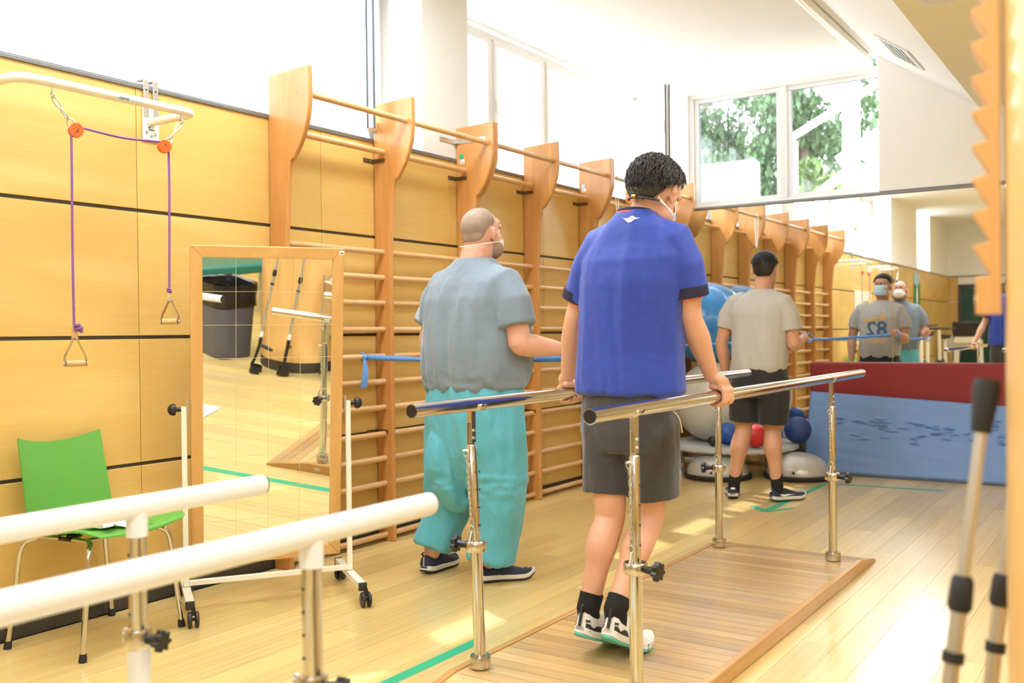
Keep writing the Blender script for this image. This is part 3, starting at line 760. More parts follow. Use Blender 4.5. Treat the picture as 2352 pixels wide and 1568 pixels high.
# ================================================================== TALL MIRROR ON CASTERS
def standing_mirror():
    Ap, Bp = Vector((.273, 2.6494, 0)), Vector((.635, 3.1806, 0)); d = (Bp-Ap).normalized(); n0 = Vector((d.y, -d.x, 0)); up = Vector((0, 0, 1)); al = .13
    nn = n0*math.cos(al)-up*math.sin(al); uu = up*math.cos(al)+n0*math.sin(al); cz = .862
    c0 = (Ap+Bp)/2+up*cz
    t = thing('standing_mirror', 'tall wheeled mirror in a beech frame, tilted towards the floor, beside the green chair', 'mirror', (Ap+Bp)/2)
    Mx = Matrix((d, uu, nn)).transposed(); hw, hh, fw = .325, .70, .050
    def fr_piece(poly, name, mt):   # bevelled mitred rail, poly in (d, uu)
        m = MB(); N = len(poly); vs = [c0+d*p[0]+uu*p[1]+nn*z for z in (-.012, .018) for p in poly]
        # inner edge slopes back
        m.add(vs, [tuple(range(N-1, -1, -1)), tuple(range(N, 2*N))]+[(i, (i+1) % N, N+(i+1) % N, N+i) for i in range(N)])
        m.build(name, mt, t, bevel=.003)
    i1, i2 = hw-fw, hh-fw
    fr_piece([(-hw, -hh), (-i1, -i2), (-i1, i2), (-hw, hh)], 'frame_stile', 'frame_wood'); fr_piece([(hw, -hh), (hw, hh), (i1, i2), (i1, -i2)], 'frame_stile', 'frame_wood')
    fr_piece([(-hw, hh), (-i1, i2), (i1, i2), (hw, hh)], 'frame_rail', 'frame_wood_h'); fr_piece([(-hw, -hh), (hw, -hh), (i1, -i2), (-i1, -i2)], 'frame_rail', 'frame_wood_h')
    gl = MB().box(c0+nn*.004, (2*i1-.0005, 2*i2-.0005, .004), Mx).build('glass', 'mirror', t)
    MB().box(c0-nn*.011, (2*hw-.02, 2*hh-.02, .004), Mx).build('back_board', 'handle_wood', t)
    g = MB(); g0 = .0066
    for i in range(1, 4): g.box(c0+d*(-i1+2*i1*i/4)+nn*g0, (.0014, 2*i2-.002, .0008), Mx)
    for i in range(1, 9): g.box(c0+uu*(-i2+2*i2*i/9)+nn*g0, (2*i1-.002, .0014, .0008), Mx)
    g.build('posture_grid', 'grid_line', gl)
    MB().box(c0+d*(hw-.012)+uu*(hh-.020)+nn*.0186, (.022, .018, .001), Mx).build('maker_badge', 'paper', t)
    MB().box(c0+d*(hw-.012)+uu*(hh-.022)+nn*.0195, (.014, .004, .001), Mx).build('badge_print', 'ink', t)
    M0 = Matrix((d, n0, up)).transposed()
    for Pq, s in ((Ap, -1), (Bp, 1)):
        q = Pq+d*(s*(hw+.006-.325+.0)) if False else (Ap+Bp)/2+d*(s*(hw+.028))
        MB().box(q+up*((.105+cz+.012)/2), (.022, .022, cz+.012-.105), M0).build('post', 'cream_paint', t, bevel=.002)
        MB().box(q+up*cz-d*(s*.014), (.008, .03, .07), M0).build('pivot_plate', 'zinc', t, bevel=.002)
        kb = MB(); kb.cyl(q+up*cz+d*(s*.011), q+up*cz+d*(s*.03), .010, n=10); k0 = q+up*cz+d*(s*.03)
        kb.lathe([(.010, 0), (.024, .004), (.026, .014), (.022, .026), (.012, .034), (0, .036)], k0, 18, basis(d*s)); kb.build('knob', 'black_plastic', t)
        ft = MB().box(q+up*.09, (.034, .50, .026), M0); f = ft.build('foot', 'cream_paint', t, bevel=.002)
        for e in (-1, 1):
            cq = q+n0*(e*.255)
            MB().box(cq+up*.088, (.036, .014, .034), M0).build('end_cap', 'dark_plastic', f, bevel=.002)
            w = cq+n0*(.004*e)+d*(.012); ad = Vector((d.x, d.y, 0)) if e > 0 else (d+n0*.8).normalized()
            wh = MB()
            for o_ in (-.014, .014): wh.lathe([(0, -.008), (.026, -.008), (.032, -.004), (.032, .004), (.026, .008), (0, .008)], w+ad*o_+up*.0325, 22, basis(ad))
            wh.cyl(w+ad*-.02+up*.0325, w+ad*.02+up*.0325, .007, n=8)
            wh.build('caster', 'dark_plastic', f)
            MB().box(w+up*.064, (.016, .02, .03), M0).build('caster_stem', 'black_plastic', f)
    MB().box((Ap+Bp)/2+up*.118, (2*hw+.034, .022, .022), M0).build('cross_bar', 'cream_paint', t, bevel=.002)
standing_mirror()
# ================================================================== PARALLEL BARS (steel, on a wooden platform)
XB = (1.82, 2.40); ZB = .936; RB = .0225; YP = (2.60, 4.72); PZ = .055
def star_knob(parent, base, d, r=.030, name='knob', L=.035):
    """lobed clamping knob with stem along d"""
    d = Vector(d).normalized(); Mx = basis(d, (0, 0, 1)); m = MB(); b = Vector(base)
    m.lathe([(.011, 0), (.012, L*.5), (.016, L), (.016, L+.002)], b, 14, Mx)
    poly = [((r-.004+.004*math.cos(7*a))*math.cos(a), (r-.004+.004*math.cos(7*a))*math.sin(a)) for a in [2*PI*i/56 for i in range(56)]]
    m.prism(poly, L, L+.018, b, Mx.col[0], Mx.col[1], True)
    return m.build(name, 'black_plastic', parent, bevel=.002)
def chain(parent, top, bot, n, matn='zinc'):
    m = MB(); top = Vector(top); bot = Vector(bot); d = bot-top
    for i in range(n): ring_link(m, top+d*((i+.5)/n), d, d.length/n*1.28, .009, .0013, (i % 2)*PI/2)
    return m.build('chain', matn, parent)
pb = thing('parallel_bars', 'polished steel parallel bars with height-adjustable posts on a strip-wood platform', 'parallel bars', ((XB[0]+XB[1])/2, 3.7, 0))
# platform
x0, x1, y0, y1 = 1.745, 2.525, 2.27, 5.03
RL = .26
nst = 44; sw = (y1-y0)/nst
def ptop(y):
    e = min(y-y0, y1-y); return .014+(PZ-.014)*min(1, max(0, e/RL))
for i in range(nst):
    a, b = y0+i*sw+.0013, y0+(i+1)*sw-.0013
    m = MB(); za, zb = ptop(a), ptop(b)
    vs = [(x0+.03, a, 0.001), (x1-.03, a, .001), (x1-.03, b, .001), (x0+.03, b, .001), (x0+.03, a, za-.004), (x1-.03, a, za-.004), (x1-.03, b, zb-.004), (x0+.03, b, zb-.004)]
    m.add(vs, [(0, 3, 2, 1), (4, 5, 6, 7), (0, 1, 5, 4), (1, 2, 6, 5), (2, 3, 7, 6), (3, 0, 4, 7)])
    m.build('platform_strip', 'deck_wood', pb)
MB().add([(x, y, z) for y, z in ((y0+.01, .006), (y0+RL+.02, PZ-.010), (y1-RL-.02, PZ-.010), (y1-.01, .006)) for x in (x0+.028, x1-.028)], [(0, 1, 3, 2), (2, 3, 5, 4), (4, 5, 7, 6)]).build('platform_base', 'baseboard', pb)
for xa in (x0, x1-.029):
    pts = [(y0, .001), (y0, .012), (y0+.06, .024), (y0+RL, PZ+.001), (y1-RL, PZ+.001), (y1-.06, .024), (y1, .012), (y1, .001)]
    MB().prism(pts, 0, .029, (xa+.0, 0, 0), (0, 1, 0), (0, 0, 1)).build('platform_edge', 'deck_edge', pb, bevel=.004)
MB().lathe([(0, 0), (1, 0), (1, .001), (0, .001)], (0, 0, 0), 20, None).v
pm_ = MB()
pl = [(.022*math.cos(2*PI*i/20), .011*math.sin(2*PI*i/20)) for i in range(20)]
pm_.prism(pl, 0, .0012, (x0-.0002, y0+.33, .028), (0, -1, 0), (0, 0, 1)); pm_.build('maker_plate', 'zinc', pb)
for bi, xb in enumerate(XB):
    ya, yb = (2.258, 5.178) if bi == 0 else (2.331, 5.315)
    r = MB().tube([(xb, ya, ZB), (xb, yb-.03, ZB), (xb, yb-.008, ZB), (xb, yb, ZB)], [RB, RB, RB*.93, RB*.7], 24).build('hand_bar', 'chrome', pb)
    MB().cyl((xb, ya-.002, ZB), (xb, ya+.01, ZB), RB-.0025, n=20).build('end_plug', 'black_plastic', r)
    s = -1 if bi == 0 else 1
    for yp in YP:
        base = Vector((xb, yp, PZ))
        tilt = Vector((-.028, 0, 0)) if (bi == 0 and yp < 3) else Vector((0, 0, 0))
        zc = .405; ct = base+Vector((0, 0, zc))+tilt*.45
        MB().lathe([(.026, 0), (.034, 0), (.036, .004), (.036, .034), (.034, .040), (.021, .040)], base, 24).build('base_collar', 'brushed_steel', pb)
        MB().cyl(base, ct, .0205, n=20).build('post', 'chrome', pb)
        MB().lathe([(.020, -.018), (.033, -.018), (.036, -.014), (.036, .014), (.033, .018), (.020, .018)], ct, 24).build('clamp_collar', 'brushed_steel', pb)
        star_knob(pb, ct+Vector((s*.034, -.004, 0)), (s, -.12, 0))
        it = base+Vector((0, 0, .745))+tilt
        inn = MB().tube([ct, it-Vector((0, 0, .006)), it], [.0170, .0170, .014], 20).build('inner_tube', 'chrome', pb)
        # holes facing away
        for hz in range(4): MB().cyl(ct+Vector((.0165, 0, .07+hz*.06)), ct+Vector((.0176, 0, .07+hz*.06)), .004, n=8).build('hole', 'ink', inn)
        # forked bracket and saddle
        f1 = MB().bb((it.x-.004, yp-.020, it.z-.03), (it.x-.001, yp+.020, it.z+.075)).build('fork_plate', 'brushed_steel', pb, bevel=.001)
        f2 = MB().bb((it.x+.002, yp-.004, it.z+.004), (it.x+.006, yp+.02, ZB-RB+.004)).bb((it.x-.012, yp-.006, it.z+.004), (it.x+.006, yp-.004, ZB-RB+.004)).build('fork_plate', 'brushed_steel', pb, bevel=.001)
        for q in ((-.006, .02), (-.006, .045)): MB().cyl((it.x+.006, yp+.008, it.z+q[1]), (it.x+.010, yp+.008, it.z+q[1]), .005, n=8).build('bolt', 'zinc', f2)
        sad = MB(); 
        vs = []; 
        for k in range(9):
            a = PI+PI*k/8
            for yy in (yp-.028, yp+.028): vs.append((xb+math.cos(a)*(RB+.0012), yy, ZB+math.sin(a)*(RB+.0012)))
        sad.add(vs, [(2*k, 2*k+1, 2*k+3, 2*k+2) for k in range(8)], True)
        so_ = sad.build('saddle', 'brushed_steel', pb); so_.modifiers.new('th', 'SOLIDIFY').thickness = .002
        # locking pin, ring and chain on the side facing the near end
        pq = it+Vector((-.004, -.0175, -.02))
        pn = MB().cyl(pq+Vector((-.006, -.018, 0)), pq+Vector((.004, .004, 0)), .0045, n=8)
        pn.torus(pq+Vector((0, -.006, -.010)), .011, .0016, basis((0, 1, .2)), 16, 6)
        pn.build('locking_pin', 'zinc', pb)
        chain(pb, pq+Vector((0, -.004, -.02)), ct+Vector((-.002, -.020, .075)), 13)
        rg = MB().torus(ct+Vector((-.002, -.022, .06)), .011, .0018, basis((0, 1, .1)), 16, 6); rg.cyl(ct+Vector((-.002, -.022, .05)), ct+Vector((-.002, -.037, .012)), .0032, n=8)
        rg.build('chain_ring', 'zinc', pb)

# ================================================================== WHITE PARALLEL BARS (foreground)
wp = thing('white_parallel_bars', 'white parallel bars with chrome telescopic posts on a white floor plate', 'parallel bars', (2.16, 1.0, 0))
XWb = (1.90, 2.42); ZW = .81; RW = .0245
for bi, xb in enumerate(XWb):
    ye = 1.60
    MB().tube([(xb, -1.4, ZW), (xb, ye-.012, ZW), (xb, ye-.004, ZW)], [RW, RW, RW*.95], 28).build('hand_bar', 'white_paint', wp)
    MB().tube([(xb, ye-.012, ZW), (xb, ye, ZW), (xb, ye+.004, ZW)], [RW*.93, RW*.93, RW*.6], 24).build('end_plug', 'black_plastic', wp)
    for yp in (1.25, -1.05):
        MB().tube([(xb, yp, ZW-.005), (xb, yp, ZW-.062), (xb, yp, ZW-.063)], [.022, .0225, .019], 22).build('socket', 'white_paint', wp)
        MB().cyl((xb, yp, .42), (xb, yp, ZW-.05), .0185, n=22).build('inner_tube', 'chrome', wp)
        for k in range(6): MB().cyl((xb-.004, yp-.0178, .50+k*.042), (xb-.004, yp-.0190, .50+k*.042), .0035, n=8).build('hole', 'ink', wp)
        MB().lathe([(.0190, -.02), (.0255, -.02), (.027, -.016), (.027, .016), (.0255, .02), (.019, .02)], (xb, yp, .53), 22).build('clamp_collar', 'brushed_steel', wp)
        MB().bb((xb-.040, yp-.012, .512), (xb-.024, yp-.002, .548)).cyl((xb-.034, yp-.016, .537), (xb-.034, yp+.004, .537), .005, n=8).cyl((xb-.034, yp-.016, .522), (xb-.034, yp+.004, .522), .005, n=8).build('clamp_lug', 'zinc', wp, bevel=.002)
        star_knob(wp, (xb+.024, yp+.006, .53), (.9, .2, 0), .024, L=.026)
        MB().cyl((xb, yp, .012), (xb, yp, .512), .0240, n=24).build('post', 'white_paint', wp)
for yp in (1.25, -1.05):
    MB().bb((1.78, yp-.28, .0005), (2.54, yp+.28, .012)).build('floor_plate', 'white_paint', wp, bevel=.003)

# ================================================================== BALLS, TRAMPOLINE, DOMES, MATS
def gymball(c, r, matn, label, flat=.985, valve=(.5, -.8, .3), ribs=7, ax=(0, 0, 1), cat='exercise ball', group='exercise balls piled on the trampoline', z_off=0):
    t = thing('exercise_ball', label, cat, (c[0], c[1], c[2]-r), group); Mx = basis(ax); m = MB(); prof = []
    N = 72
    for i in range(N+1):
        a = -PI/2+PI*i/N; rr_ = r
        if ribs and abs(a) < 1.25:
            ph = (a+1.25)/2.5*ribs*2
            if abs(ph-round(ph)) < .10: rr_ = r*(1+.0035)
        prof.append((max(1e-6, rr_*math.cos(a)), rr_*math.sin(a)))
    m.lathe(prof, c, 56, Mx).build('ball_skin', matn, t)
    v = Vector(valve).normalized()
    if ribs > 2: MB().lathe([(0, .003), (.008, .003), (.012, 0), (.012, -.004)], Vector(c)+v*r, 14, basis(v)).build('valve', 'white_plastic', t)
    return t
trc = Vector((.78, 7.63, 0)); trR = .50; trZ = .247
tp = thing('trampoline', 'low round mini trampoline with grey edge pad holding the exercise balls', 'trampoline', trc)
MB().torus(trc+Vector((0, 0, trZ-.03)), trR, .016, None, 48, 10).build('frame_ring', 'tramp_grey', tp)
MB().lathe([(.36, trZ-.008), (.37, trZ+.006), (.49, trZ+.008), (trR+.028, trZ-.004), (trR+.032, trZ-.03), (trR+.020, trZ-.034)], trc, 56).build('edge_pad', 'tramp_grey', tp)
MB().lathe([(0, trZ-.018), (.37, trZ-.010), (.37, trZ-.014), (0, trZ-.022)], trc, 40).build('jump_mat', 'tramp_black', tp)
for k in range(5):
    a = math.radians((-128, 27, 75, 120, 170)[k]); p = trc+Vector((math.cos(a)*.49, math.sin(a)*.49, 0))
    MB().cyl(p+Vector((0, 0, .03)), p+Vector((0, 0, trZ-.03)), .013, n=12).build('leg', 'tramp_grey', tp); MB().lathe([(.016, 0), (.019, .002), (.017, .036), (.013, .036)], p, 14).build('foot_cap', 'white_plastic', tp)
r1 = .335
b1 = Vector((.60, 7.70, trZ-.012+r1)); gymball(b1, r1, 'ball_pearl', 'large pearl-white exercise ball lying on the trampoline', ax=(.3, .2, 1))
r2 = .352
b2 = Vector((.488, 7.825, 1.24)); b2.z = b1.z+math.sqrt(max(0, (r1+r2)**2-(b2.x-b1.x)**2-(b2.y-b1.y)**2))+.002
gymball(b2, r2, 'ball_blue', 'large sky-blue exercise ball balanced on the white one', ax=(-.6, -.7, .35), valve=(-.35, -.88, .34))
def smallball(u, v, y, r, z, matn, label, ribs=2):
    p = onY(u, v, y); return gymball(Vector((p.x, y, z)), r, matn, label, ribs=ribs, ax=(.5, .3, 1), cat='ball', group='small balls on and by the trampoline')
smallball(1735, 1000, 7.28, .092, trZ+.010+.092, 'ball_red', 'red medicine ball on the near edge of the trampoline')
smallball(1672, 998, 7.33, .090, trZ+.010+.090, 'ball_blue2', 'bright blue ball on the trampoline next to the red one')
smallball(1638, 1007, 7.20, .042, trZ+.010+.042, 'black_plastic', 'little black ball on the rim of the trampoline', 0)
smallball(1832, 962, 7.72, .108, trZ+.008+.108, 'ball_navy', 'navy blue medicine ball on the trampoline next to the blue mat')
smallball(1775, 972, 7.55, .08, trZ+.008+.08, 'ball_blue2', 'royal blue ball on the trampoline behind the red one')
def bosu(u, v, y, label):
    p = onfloor(u, v); c = Vector((p.x, y, 0)); t = thing('balance_dome', label, 'balance dome', c, 'silver balance domes on the floor')
    MB().lathe([(.245, 0), (.262, .004), (.268, .02), (.266, .034), (.255, .040), (.24, .040)], c, 56).build('base_rim', 'rubber', t)
    R_ = .243; h = .165; pf = []
    for i in range(25):
        a = PI/2*i/24; rr_ = 1+(.004 if i in (8, 9, 16) else 0); pf.append((max(1e-6, R_*math.cos(a)**.86*rr_), .038+h*math.sin(a)*rr_))
    MB().lathe(pf, c, 56).build('dome', 'bosu_silver', t)
    MB().lathe([(0, .004), (.010, .004), (.012, 0), (.012, -.006)], c+Vector((.04, -.238, .07)), 12, basis((.1, -1, .2))).build('valve', 'dark_plastic', t)
bosu(1696, 1080, 7.27, 'silver balance dome in front of the trampoline'); bosu(1861, 1085, 7.56, 'silver balance dome in front of the blue mat')
# red mat standing against the mirror
tred = thing('red_mat', 'dark red vinyl mat standing on edge against the wall mirror', 'mat', (3.0, 8.12, 0))
xr0 = onY(1857, 870, 8.07).x; zr = onY(1857, 832, 8.07).z
MB().bb((xr0, 8.11, 0.002), (xr0+2.6, 8.19, zr)).build('cover', 'mat_red', tred, bevel=.018, seg=4)
MB().bb((xr0+.02, 8.108, .44), (xr0+2.58, 8.111, .446)).build('seam', 'mat_red', tred)
# blue mat leaning against it
def blue_mat():
    bl = Vector((1.30, 7.86, .012)); br = Vector((3.25, 7.90, .012))
    tl = onY(1862, 898, 8.05); trp = onY(2230, 926, 8.05); tl = Vector((tl.x, 8.05, tl.z)); d = (trp-tl); d.y = 0
    trr = tl+d*((br.x-tl.x)/d.x); trr.y = 8.05
    t = thing('blue_mat', 'worn light blue gym mat with creased cover leaning on the red mat', 'mat', (2.2, 7.85, 0))
    # thick slab: front grid with creases
    nx, ny = 260, 110; th = .05; nrm = (br-bl).cross(tl-bl).normalized()
    if nrm.y > 0: nrm = -nrm
    rb2 = random.Random(8); cr = []
    for k in range(70): cr.append((rb2.uniform(.12, .98), rb2.gauss(.62, .09), rb2.uniform(.010, .032), rb2.uniform(.007, .014), rb2.uniform(-.004, .008)))
    vs = []
    for i in range(nx+1):
        for j in range(ny+1):
            u, v = i/nx, j/ny; p = (bl*(1-u)+br*u)*(1-v)+(tl*(1-u)+trr*u)*v
            h = .006*noise.noise(Vector((u*14, v*3, 1.7)))+.004*noise.noise(Vector((u*5+v*6, v*9, 4)))
            for (cu_, cv_, w, a, sh) in cr:
                du = (u-cu_)/w; 
                if abs(du) < 1:
                    dv = (v-cv_-sh*math.sin(du*3))/.013
                    if abs(dv) < 2.2: h += a*(1-du*du)*math.exp(-(dv-.6)**2)*1.4-a*.9*(1-du*du)*math.exp(-(dv+.6)**2)
            e = min(u*1.95, (1-u)*1.95, v*.68, (1-v)*.68); rnd = -.016*max(0, 1-e/.02)**2 if e < .02 else 0
            vs.append(p+nrm*(th/2+h+rnd))
    n0_ = len(vs)
    for i in range(nx+1):
        for j in range(ny+1):
            u, v = i/nx, j/ny; p = (bl*(1-u)+br*u)*(1-v)+(tl*(1-u)+trr*u)*v; vs.append(p-nrm*th/2)
    k = ny+1; fs = []
    for i in range(nx):
        for j in range(ny):
            a = i*k+j; fs.append((a, a+1, a+k+1, a+k)); fs.append((n0_+a, n0_+a+k, n0_+a+k+1, n0_+a+1))
    for i in range(nx):
        a = i*k; fs.append((a, a+k, n0_+a+k, n0_+a)); a += ny; fs.append((a, n0_+a, n0_+a+k, a+k))
    for j in range(ny):
        a = j; fs.append((a, n0_+a, n0_+a+1, a+1)); a = nx*k+j; fs.append((a, a+1, n0_+a+1, n0_+a))
    # keep it above the floor and off the red mat
    zmin = min(v.z for v in vs); vs = [v+Vector((0, 0, .003-zmin)) for v in vs]; ymax = max(v.y for v in vs); vs = [v+Vector((0, min(0, 8.102-ymax), 0)) for v in vs]
    MB().add(vs, fs, True).build('cover', 'mat_blue', t)
    m = MB(); e0 = vs[0]; 
    under = (br-bl).normalized(); b0 = vs[n0_]; f0 = vs[0]
    MB().beam(f0+nrm*.001+under*.01, f0+nrm*.001+under*1.93, .004, .028, (tl-bl)).build('base_strip', 'mat_under', t)
    for i in range(9): 
        c = f0+under*(.12+i*.21)+nrm*.004; MB().lathe([(0, .002), (.006, .002), (.008, 0)], c, 10, basis(nrm)).build('eyelet', 'bronze', t)
blue_mat()

# ================================================================== FLOOR TAPES
def tape(pts, w, label, z=.0006):
    pts = [Vector((p[0], p[1], 0)) for p in pts]; m = MB(); vs = []; n = len(pts)
    for i, p in enumerate(pts):
        d = (pts[min(i+1, n-1)]-pts[max(i-1, 0)]).normalized(); s = Vector((-d.y, d.x, 0))*w/2; vs += [p+s+Vector((0, 0, z)), p-s+Vector((0, 0, z))]
    m.add(vs, [(2*i, 2*i+1, 2*i+3, 2*i+2) for i in range(n-1)]); o = m.build('floor_tape', 'tape_green', loc=pts[0], fixn=False)
    o.modifiers.new('th', 'SOLIDIFY').thickness = .0004
    return tag(o, label, 'floor tape', 'green tape lines on the floor')
tape([(1.555, .3), (1.553, 2.96)], .052, 'green tape strip on the boards beside the near end of the platform')
tape([onfloor(1893, 1112), onfloor(1755, 1175)], .05, 'long green tape shaft of the floor arrow under the shoes')
tape([onfloor(1896, 1110), onfloor(2166, 1127)], .045, 'thin green tape line in front of the blue mat', .0009)
tape([onfloor(1728, 1161), onfloor(1757, 1174)], .05, 'short green tape barb of the floor arrow pointing at the wall bars', .0012)
tape([onfloor(1757, 1175), onfloor(1822, 1167)], .035, 'short green tape barb of the floor arrow pointing at the mats', .0012)

# ================================================================== COLUMN, FINGER LADDER, CRUTCHES
CC = Vector((3.86, 1.52, 0)); CR = .33
col_ = struct(MB().lathe([(CR-.012, 0), (CR-.012, S1[1])], CC, 48).build('column', 'groove', loc=CC))
for k in range(6):
    m = MB(); a0, a1 = 2*PI*k/6+.873, 2*PI*(k+1)/6+.873-.004; n = 12; vs = []
    for rr_ in (CR-.012, CR):
        for i in range(n+1):
            a = a0+(a1-a0)*i/n
            for z in (.085, S1[1]-.003): vs.append(CC+Vector((math.cos(a)*rr_, math.sin(a)*rr_, z)))
    N = 2*(n+1); fs = [(N+2*i, N+2*i+2, N+2*i+3, N+2*i+1) for i in range(n)]+[(2*i, 2*i+1, 2*i+3, 2*i+2) for i in range(n)]+[(2*i, 2*i+2, N+2*i+2, N+2*i) for i in range(n)]+[(0, N, N+1, 1), (2*n, 2*n+1, N+2*n+1, N+2*n)]
    m.add(vs, fs, True).build('curved_panel', 'column_wood', col_)
MB().lathe([(CR-.004, 0), (CR-.004, .08), (CR-.012, .08)], CC, 48).build('column_base', 'baseboard', col_)
fd = thing('finger_ladder', 'toothed wooden finger ladder fixed to the round column', 'finger ladder', (3.52, 1.49, 1.18))
tang = Vector((3.529, 1.484, 0)); rad = (tang-CC).normalized(); per = Vector((-rad.y, rad.x, 0))
zb0 = onX(2275, 722, 3.51).z; pit = .0462; poly = [(.006, zb0), (.030, zb0)]
zt_ = zb0+.045
poly = [(.004, zb0), (.034, zb0), (.034, zb0+.055)]
zq = zb0+.055
for i in range(24):
    poly += [(.020, zq+.002), (.037, zq+pit-.006)] if True else []
    zq += pit
poly = [(.004, zb0), (.036, zb0)]
zq = zb0+.05
poly.append((.036, zq))
for i in range(26):
    poly += [(.017, zq+.003), (.040, zq+pit*.95)]
    zq += pit
poly += [(.017, zq+.004), (.017, zq+.05), (.004, zq+.05)]
MB().prism(poly, -.03, .03, CC+rad*CR, rad, (0, 0, 1)).build('toothed_board', 'ladder_wood', fd, bevel=.001, seg=1)
for zz in (zb0+.02, zq+.03): MB().cyl(CC+rad*(CR+.034)+Vector((0, 0, zz)), CC+rad*(CR+.0375)+Vector((0, 0, zz)), .006, n=10).build('screw', 'zinc', fd)
def crutch(base, tip, label, hdir):
    base = Vector(base); tip = Vector(tip); d = (tip-base).normalized(); L = (tip-base).length; t = thing('crutch', label, 'crutch', base, 'elbow crutches leaning on the column')
    def P(s): return base+d*s
    MB().tube([P(L-.075), P(L-.07), P(L-.012), P(L)], [.012, .0135, .0185, .0165], 18).build('rubber_tip', 'rubber', t)
    MB().cyl(P(.42), P(L-.05), .0085, n=16).build('lower_tube', 'zinc', t)
    MB().cyl(P(.30), P(L-.30), .011, n=16).build('upper_tube', 'zinc', t)
    MB().tube([P(L-.325), P(L-.318), P(L-.282), P(L-.275)], [.0125, .0165, .0150, .0115], 16).build('height_clip', 'rubber', t)
    MB().cyl(P(L-.395), P(L-.38), .0150, n=14).build('clip_ring', 'rubber', t)
    MB().cyl(P(.285), P(.33), .0135, n=14).build('joint', 'white_plastic', t)
    h = Vector(hdir).normalized(); q = d.cross(h).normalized(); h = q.cross(d).normalized()
    # forearm arm: bends, with handgrip and half-open cuff
    arm = [P(.30), P(.22), P(.12)-h*.012, P(.05)-h*.03]
    MB().tube(bez(arm, 5), [.013, .0135, .0135, .0135, .013, .0125, .0125, .0125, .0125, .012, .012, .012, .012, .012, .012, .012], 12).build('forearm_stem', 'black_plastic', t)
    MB().tube([P(.225), P(.222)+h*.02, P(.216)+h*.06, P(.208)+h*.10, P(.207)+h*.112], [.012, .0125, .0145, .0135, .009], 14).build('hand_grip', 'dark_plastic', t)
    m = MB(); vs = []; n = 14; cc_ = P(.028)+h*.012
    for r_ in (.042, .045):
        for i in range(n+1):
            a = .55+(2*PI-1.1)*i/n
            for s in (-.030, .030): vs.append(cc_+(h*math.cos(a)+q*math.sin(a))*(r_+(.004 if s < 0 else 0))+d*s)
    N = 2*(n+1); fs = [(2*i, 2*i+1, 2*i+3, 2*i+2) for i in range(n)]+[(N+2*i, N+2*i+2, N+2*i+3, N+2*i+1) for i in range(n)]+[(2*i, 2*i+2, N+2*i+2, N+2*i) for i in range(n)]+[(2*i+1, N+2*i+1, N+2*i+3, 2*i+3) for i in range(n)]+[(0, N, N+1, 1), (2*n, 2*n+1, N+2*n+1, N+2*n)]
    m.add(vs, fs, True).build('arm_cuff', 'black_plastic', t)
tip1 = CAM+ray(2268, 872)*1.352
crutch((3.40, 1.33, .01), tip1, 'upside-down elbow crutch with handgrip turned sideways, leaning on the column edge', (.1, 1, 0))
crutch((3.435, 1.555, .01), (3.532, 1.69, 1.06), 'upside-down elbow crutch leaning steeper on the column beside the trolley', (.9, -.2, 0))

# ================================================================== THINGS BESIDE THE CAMERA (seen in the tall mirror)
def bin_():
    c = Vector((3.80, .86, 0)); t = thing('waste_bin', 'big grey plastic waste bin lined with a black bag', 'bin', c); a = .55
    def ringp(hx, hy, z, n=40, p=5, wob=0, sd=0):
        out = []
        for i in range(n):
            q = 2*PI*i/n; cx, sx_ = math.cos(q), math.sin(q); r_ = (abs(cx)**p+abs(sx_)**p)**(-1/p)
            w = wob*noise.noise(Vector((cx*3, sx_*3, sd+z*4))); v = Vector((cx*r_*(hx+w), sx_*r_*(hy+w), z+w*.6)); out.append(c+rotz(a) @ v)
        return out
    def lo(rings): 
        n = len(rings[0]); m = MB(); m.add([p for r in rings for p in r], [(i*n+k, i*n+(k+1) % n, (i+1)*n+(k+1) % n, (i+1)*n+k) for i in range(len(rings)-1) for k in range(n)], True); return m
    body = lo([ringp(.15, .19, .001), ringp(.155, .195, .01), ringp(.18, .225, .5), ringp(.183, .228, .60), ringp(.175, .22, .60), ringp(.15, .19, .03)]); 
    b0 = ringp(.15, .19, .001); body.add(b0, [tuple(range(len(b0)))]); body.build('bin_body', 'bin_grey', t)
    lo([ringp(.186, .231, .43, wob=.02, sd=1), ringp(.19, .235, .5, wob=.016, sd=2), ringp(.193, .238, .58, wob=.012, sd=3), ringp(.19, .235, .62, wob=.012, sd=3), ringp(.172, .217, .61, wob=.012, sd=4), ringp(.16, .20, .5, wob=.03, sd=5), ringp(.13, .17, .3, wob=.05, sd=6), ringp(.05, .06, .2, wob=.02, sd=6)]).build('bin_bag', 'bag_black', t)
bin_()
